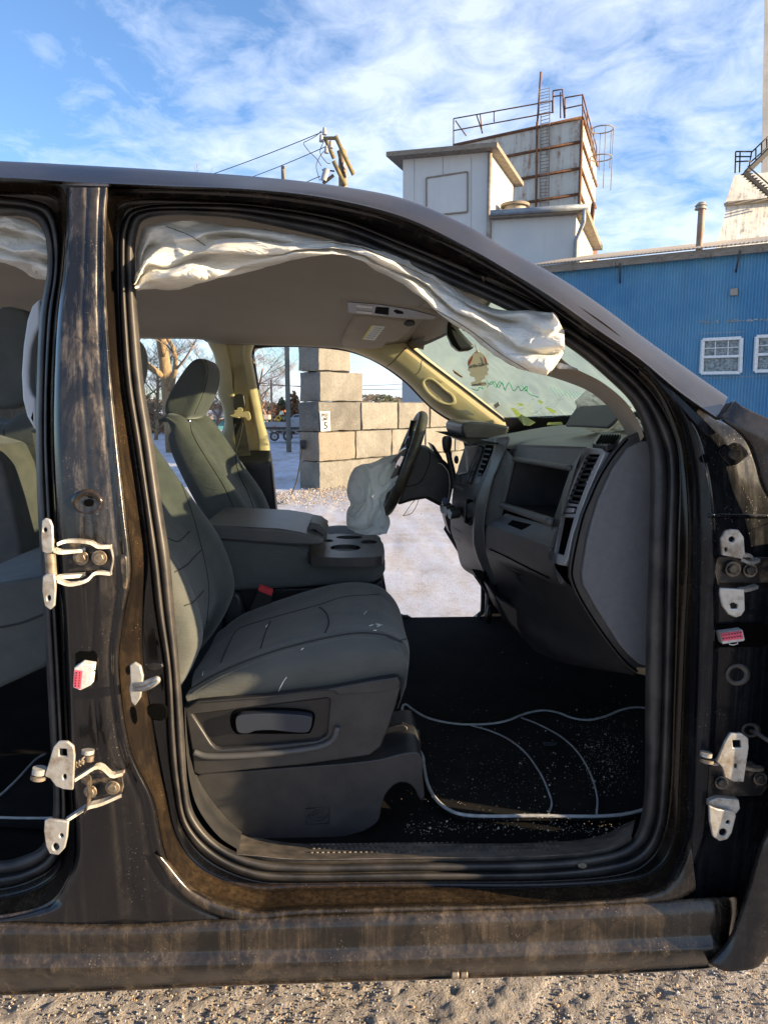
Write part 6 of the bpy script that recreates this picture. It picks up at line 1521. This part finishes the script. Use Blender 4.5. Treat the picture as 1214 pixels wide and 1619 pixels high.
for i, (px, d, h, sd, lab) in enumerate(((246, 34, 3.4, 21, 'low bare multi stemmed tree left of the thick trunk, above the teal building'), (226, 36, 3.0, 22, 'small bare tree at the left edge of the rear opening'), (300, 38, 3.0, 23, 'small bare tree behind the top of the driver headrest'), (344, 40, 3.2, 24, 'bare reddish tree seen in the gap behind the driver headrest'), (412, 42, 4.0, 25, 'fuzzy pinkish bare tree right of the belted centre pillar'), (424, 47, 3.2, 29, 'smaller pinkish bare tree beside the thin orange pole'))):
    b0_ = hd(px, 690, d); bare_tree(Vector((b0_.x, b0_.y, 0)), h, .09 if i < 4 else .07, sd, lab, 4, .6, first=.05, mats=(bark1, bark2) if i < 3 else (tw_r, tw_r), nb=(5,7), dens=1.1)
def bush(px, py, d, w, h, mat, label, seed, n=900, name='bush'):
    rnd = random.Random(seed); c = hd(px, py, d); V, f = [], []
    for k in range(n):
        a = rnd.uniform(0, 6.283); r = rnd.random()**.5; z = rnd.random(); s = (1-z*z)**.5; p = Vector((c.x + w*r*s*math.cos(a)*(1+.3*math.sin(3*a)), c.y + w*r*s*math.sin(a), z*h*(1+.2*math.sin(a*2+seed))))
        u = Vector((rnd.gauss(0,1), rnd.gauss(0,1), rnd.gauss(0,1))).normalized()*h*.06; v = u.orthogonal().normalized()*h*.045
        b0 = len(V); V += [p-u, p+v, p+u, p-v]; f.append((b0, b0+1, b0+2, b0+3))
    e = empty(name, Vector((c.x, c.y, 0)), label, 'bush' if name == 'bush' else 'tree'); link('crown', V, f, mat, e, False)
    V, f = [], []
    for k in range(5): tubeg([Vector((c.x, c.y, 0)), Vector((c.x + rnd.gauss(0, w*.3), c.y + rnd.gauss(0, w*.3), h*.7))], [.05, .02], 5, V, f)
    link('trunk', V, f, bark1, e)
leafb = pmat('leaf_brown', (.26,.13,.06), (.16,.09,.04), 1.5, .9); leafg = pmat('leaf_green', (.045,.07,.035), (.09,.11,.05), 1.5, .9)
bush(465, 650, 40, .9, 1.9, leafb, 'russet brown bush between the timber pole and the block wall', 4); bush(446, 650, 50, .9, 1.7, leafg, 'dark green bush behind the orange domed cover', 5); bush(436, 650, 48, 1.0, 1.3, leafb, 'low russet bush above the trailer', 6)
for k, (px, lab) in enumerate(((606,'left one of the small evergreens topping the block wall'), (622,'right one of the small evergreens topping the block wall'))): bush(px, 640, 60, 1.2, 2.0 - .3*k, leafg, lab, 14+k, 700, 'evergreen_tree')
bush(240, 660, 42, 2.2, 1.4, leafb, 'long brown hedge above the teal roof at the left', 31, 1600)
bush(420, 655, 50, 2.0, 1.2, leafb, 'low brown hedge at the far edge of the yard', 32, 1400)
# far woods closing the horizon
V, f = [], []
rnd = random.Random(40)
for k in range(9000):
    x = rnd.uniform(-150, 150); y = 230 + rnd.uniform(-8, 8); hh = 3.2 + 1.6*math.sin(x*.05) + 1.2*math.sin(x*.17+1); z = rnd.random()*hh
    p = Vector((x, y, z)); s = .5; u = Vector((rnd.gauss(0,1), .2, rnd.gauss(0,1))).normalized()*s; v = Vector((-u.z, 0, u.x))*.8; b0 = len(V); V += [p-u, p+v, p+u, p-v]; f.append((b0, b0+1, b0+2, b0+3))
tag(link('woods', V, f, pmat('wood_far', (.15,.115,.09), (.09,.09,.07), .05, .9), None, False), 'far off wood along the horizon', 'wood', kind='stuff')

# ================================================================ LIGHT
SUN_AZ = R(-16)     # direction TO the sun, measured from +X toward -Y
SUN_EL = R(13)
sd = Vector((math.cos(SUN_EL)*math.cos(SUN_AZ), math.cos(SUN_EL)*math.sin(SUN_AZ), math.sin(SUN_EL)))
l = bpy.data.lights.new('sun', 'SUN'); l.energy = 4.9; l.angle = R(.55); l.color = (1.0, .76, .47)
lo_ = bpy.data.objects.new('sun', l); COL.objects.link(lo_); lo_.rotation_euler = sd.to_track_quat('Z', 'Y').to_euler(); lo_.location = (20, -8, 12)
w = bpy.data.worlds.new('World'); S.world = w; w.use_nodes = True; nt = w.node_tree; N, L_ = nt.nodes, nt.links
bg = N['Background']; sky = N.new('ShaderNodeTexSky'); sky.sky_type = 'NISHITA'; sky.sun_disc = False
sky.sun_elevation = SUN_EL; sky.sun_rotation = math.atan2(sd.x, sd.y); sky.altitude = 100; sky.air_density = 1.0; sky.dust_density = .6; sky.ozone_density = 2.0
tc = N.new('ShaderNodeTexCoord'); sx = N.new('ShaderNodeSeparateXYZ'); L_.new(tc.outputs['Generated'], sx.inputs[0])
zz = N.new('ShaderNodeMath'); zz.operation = 'MAXIMUM'; L_.new(sx.outputs['Z'], zz.inputs[0]); zz.inputs[1].default_value = 0.0
za = N.new('ShaderNodeMath'); za.operation = 'ADD'; L_.new(zz.outputs[0], za.inputs[0]); za.inputs[1].default_value = .16
dv_ = N.new('ShaderNodeVectorMath'); dv_.operation = 'DIVIDE'; cb_ = N.new('ShaderNodeCombineXYZ')
for i in range(3): L_.new(za.outputs[0], cb_.inputs[i])
L_.new(tc.outputs['Generated'], dv_.inputs[0]); L_.new(cb_.outputs[0], dv_.inputs[1])
mp = N.new('ShaderNodeMapping'); mp.inputs['Location'].default_value = (3.1, 1.7, 0); mp.inputs['Scale'].default_value = (1.0, 1.0, 0.0); mp.inputs['Rotation'].default_value = (0, 0, R(20))
L_.new(dv_.outputs[0], mp.inputs['Vector'])
n1 = N.new('ShaderNodeTexNoise'); n1.inputs['Scale'].default_value = 1.3; n1.inputs['Detail'].default_value = 9; n1.inputs['Roughness'].default_value = .58; n1.inputs['Distortion'].default_value = .35; L_.new(mp.outputs[0], n1.inputs['Vector'])
n2 = N.new('ShaderNodeTexNoise'); n2.inputs['Scale'].default_value = 6.5; n2.inputs['Detail'].default_value = 8; n2.inputs['Roughness'].default_value = .62; n2.inputs['Distortion'].default_value = .5; L_.new(mp.outputs[0], n2.inputs['Vector'])
ad = N.new('ShaderNodeMath'); ad.operation = 'MULTIPLY_ADD'; L_.new(n2.outputs['Fac'], ad.inputs[0]); ad.inputs[1].default_value = .62; L_.new(n1.outputs['Fac'], ad.inputs[2])
# more cloud toward +X
ax = N.new('ShaderNodeMath'); ax.operation = 'MULTIPLY_ADD'; L_.new(sx.outputs['X'], ax.inputs[0]); ax.inputs[1].default_value = .16; L_.new(ad.outputs[0], ax.inputs[2])
hzn = N.new('ShaderNodeMapRange'); L_.new(sx.outputs['Z'], hzn.inputs['Value']); hzn.inputs['From Min'].default_value = .0; hzn.inputs['From Max'].default_value = .22; hzn.inputs['To Min'].default_value = .20; hzn.inputs['To Max'].default_value = 0.0
ah = N.new('ShaderNodeMath'); ah.operation = 'ADD'; L_.new(ax.outputs[0], ah.inputs[0]); L_.new(hzn.outputs['Result'], ah.inputs[1])
rp = N.new('ShaderNodeValToRGB'); rp.color_ramp.elements[0].position = .70; rp.color_ramp.elements[1].position = 1.10; L_.new(ah.outputs[0], rp.inputs['Fac'])
mu = N.new('ShaderNodeMath'); mu.operation = 'MULTIPLY'; L_.new(rp.outputs['Color'], mu.inputs[0]); mu.inputs[1].default_value = .68
mxc = N.new('ShaderNodeMix'); mxc.data_type = 'RGBA'; L_.new(mu.outputs[0], mxc.inputs[0]); tint = N.new('ShaderNodeMix'); tint.data_type = 'RGBA'; tint.blend_type = 'MULTIPLY'; tint.inputs[0].default_value = 1.0; L_.new(sky.outputs[0], tint.inputs[6]); tint.inputs[7].default_value = (.80, .95, 1.17, 1)
L_.new(tint.outputs[2], mxc.inputs[6]); mxc.inputs[7].default_value = (4.4, 4.8, 5.6, 1)
L_.new(mxc.outputs[2], bg.inputs['Color']); bg.inputs['Strength'].default_value = .085
S.view_settings.view_transform = 'Standard'; S.view_settings.look = 'None'; S.view_settings.exposure = 1.65; S.view_settings.gamma = 1
S.cycles.max_bounces = 8; S.cycles.transparent_max_bounces = 12; S.cycles.diffuse_bounces = 4

print('NORMALS', gn, tn, bn, e2, te, WN)
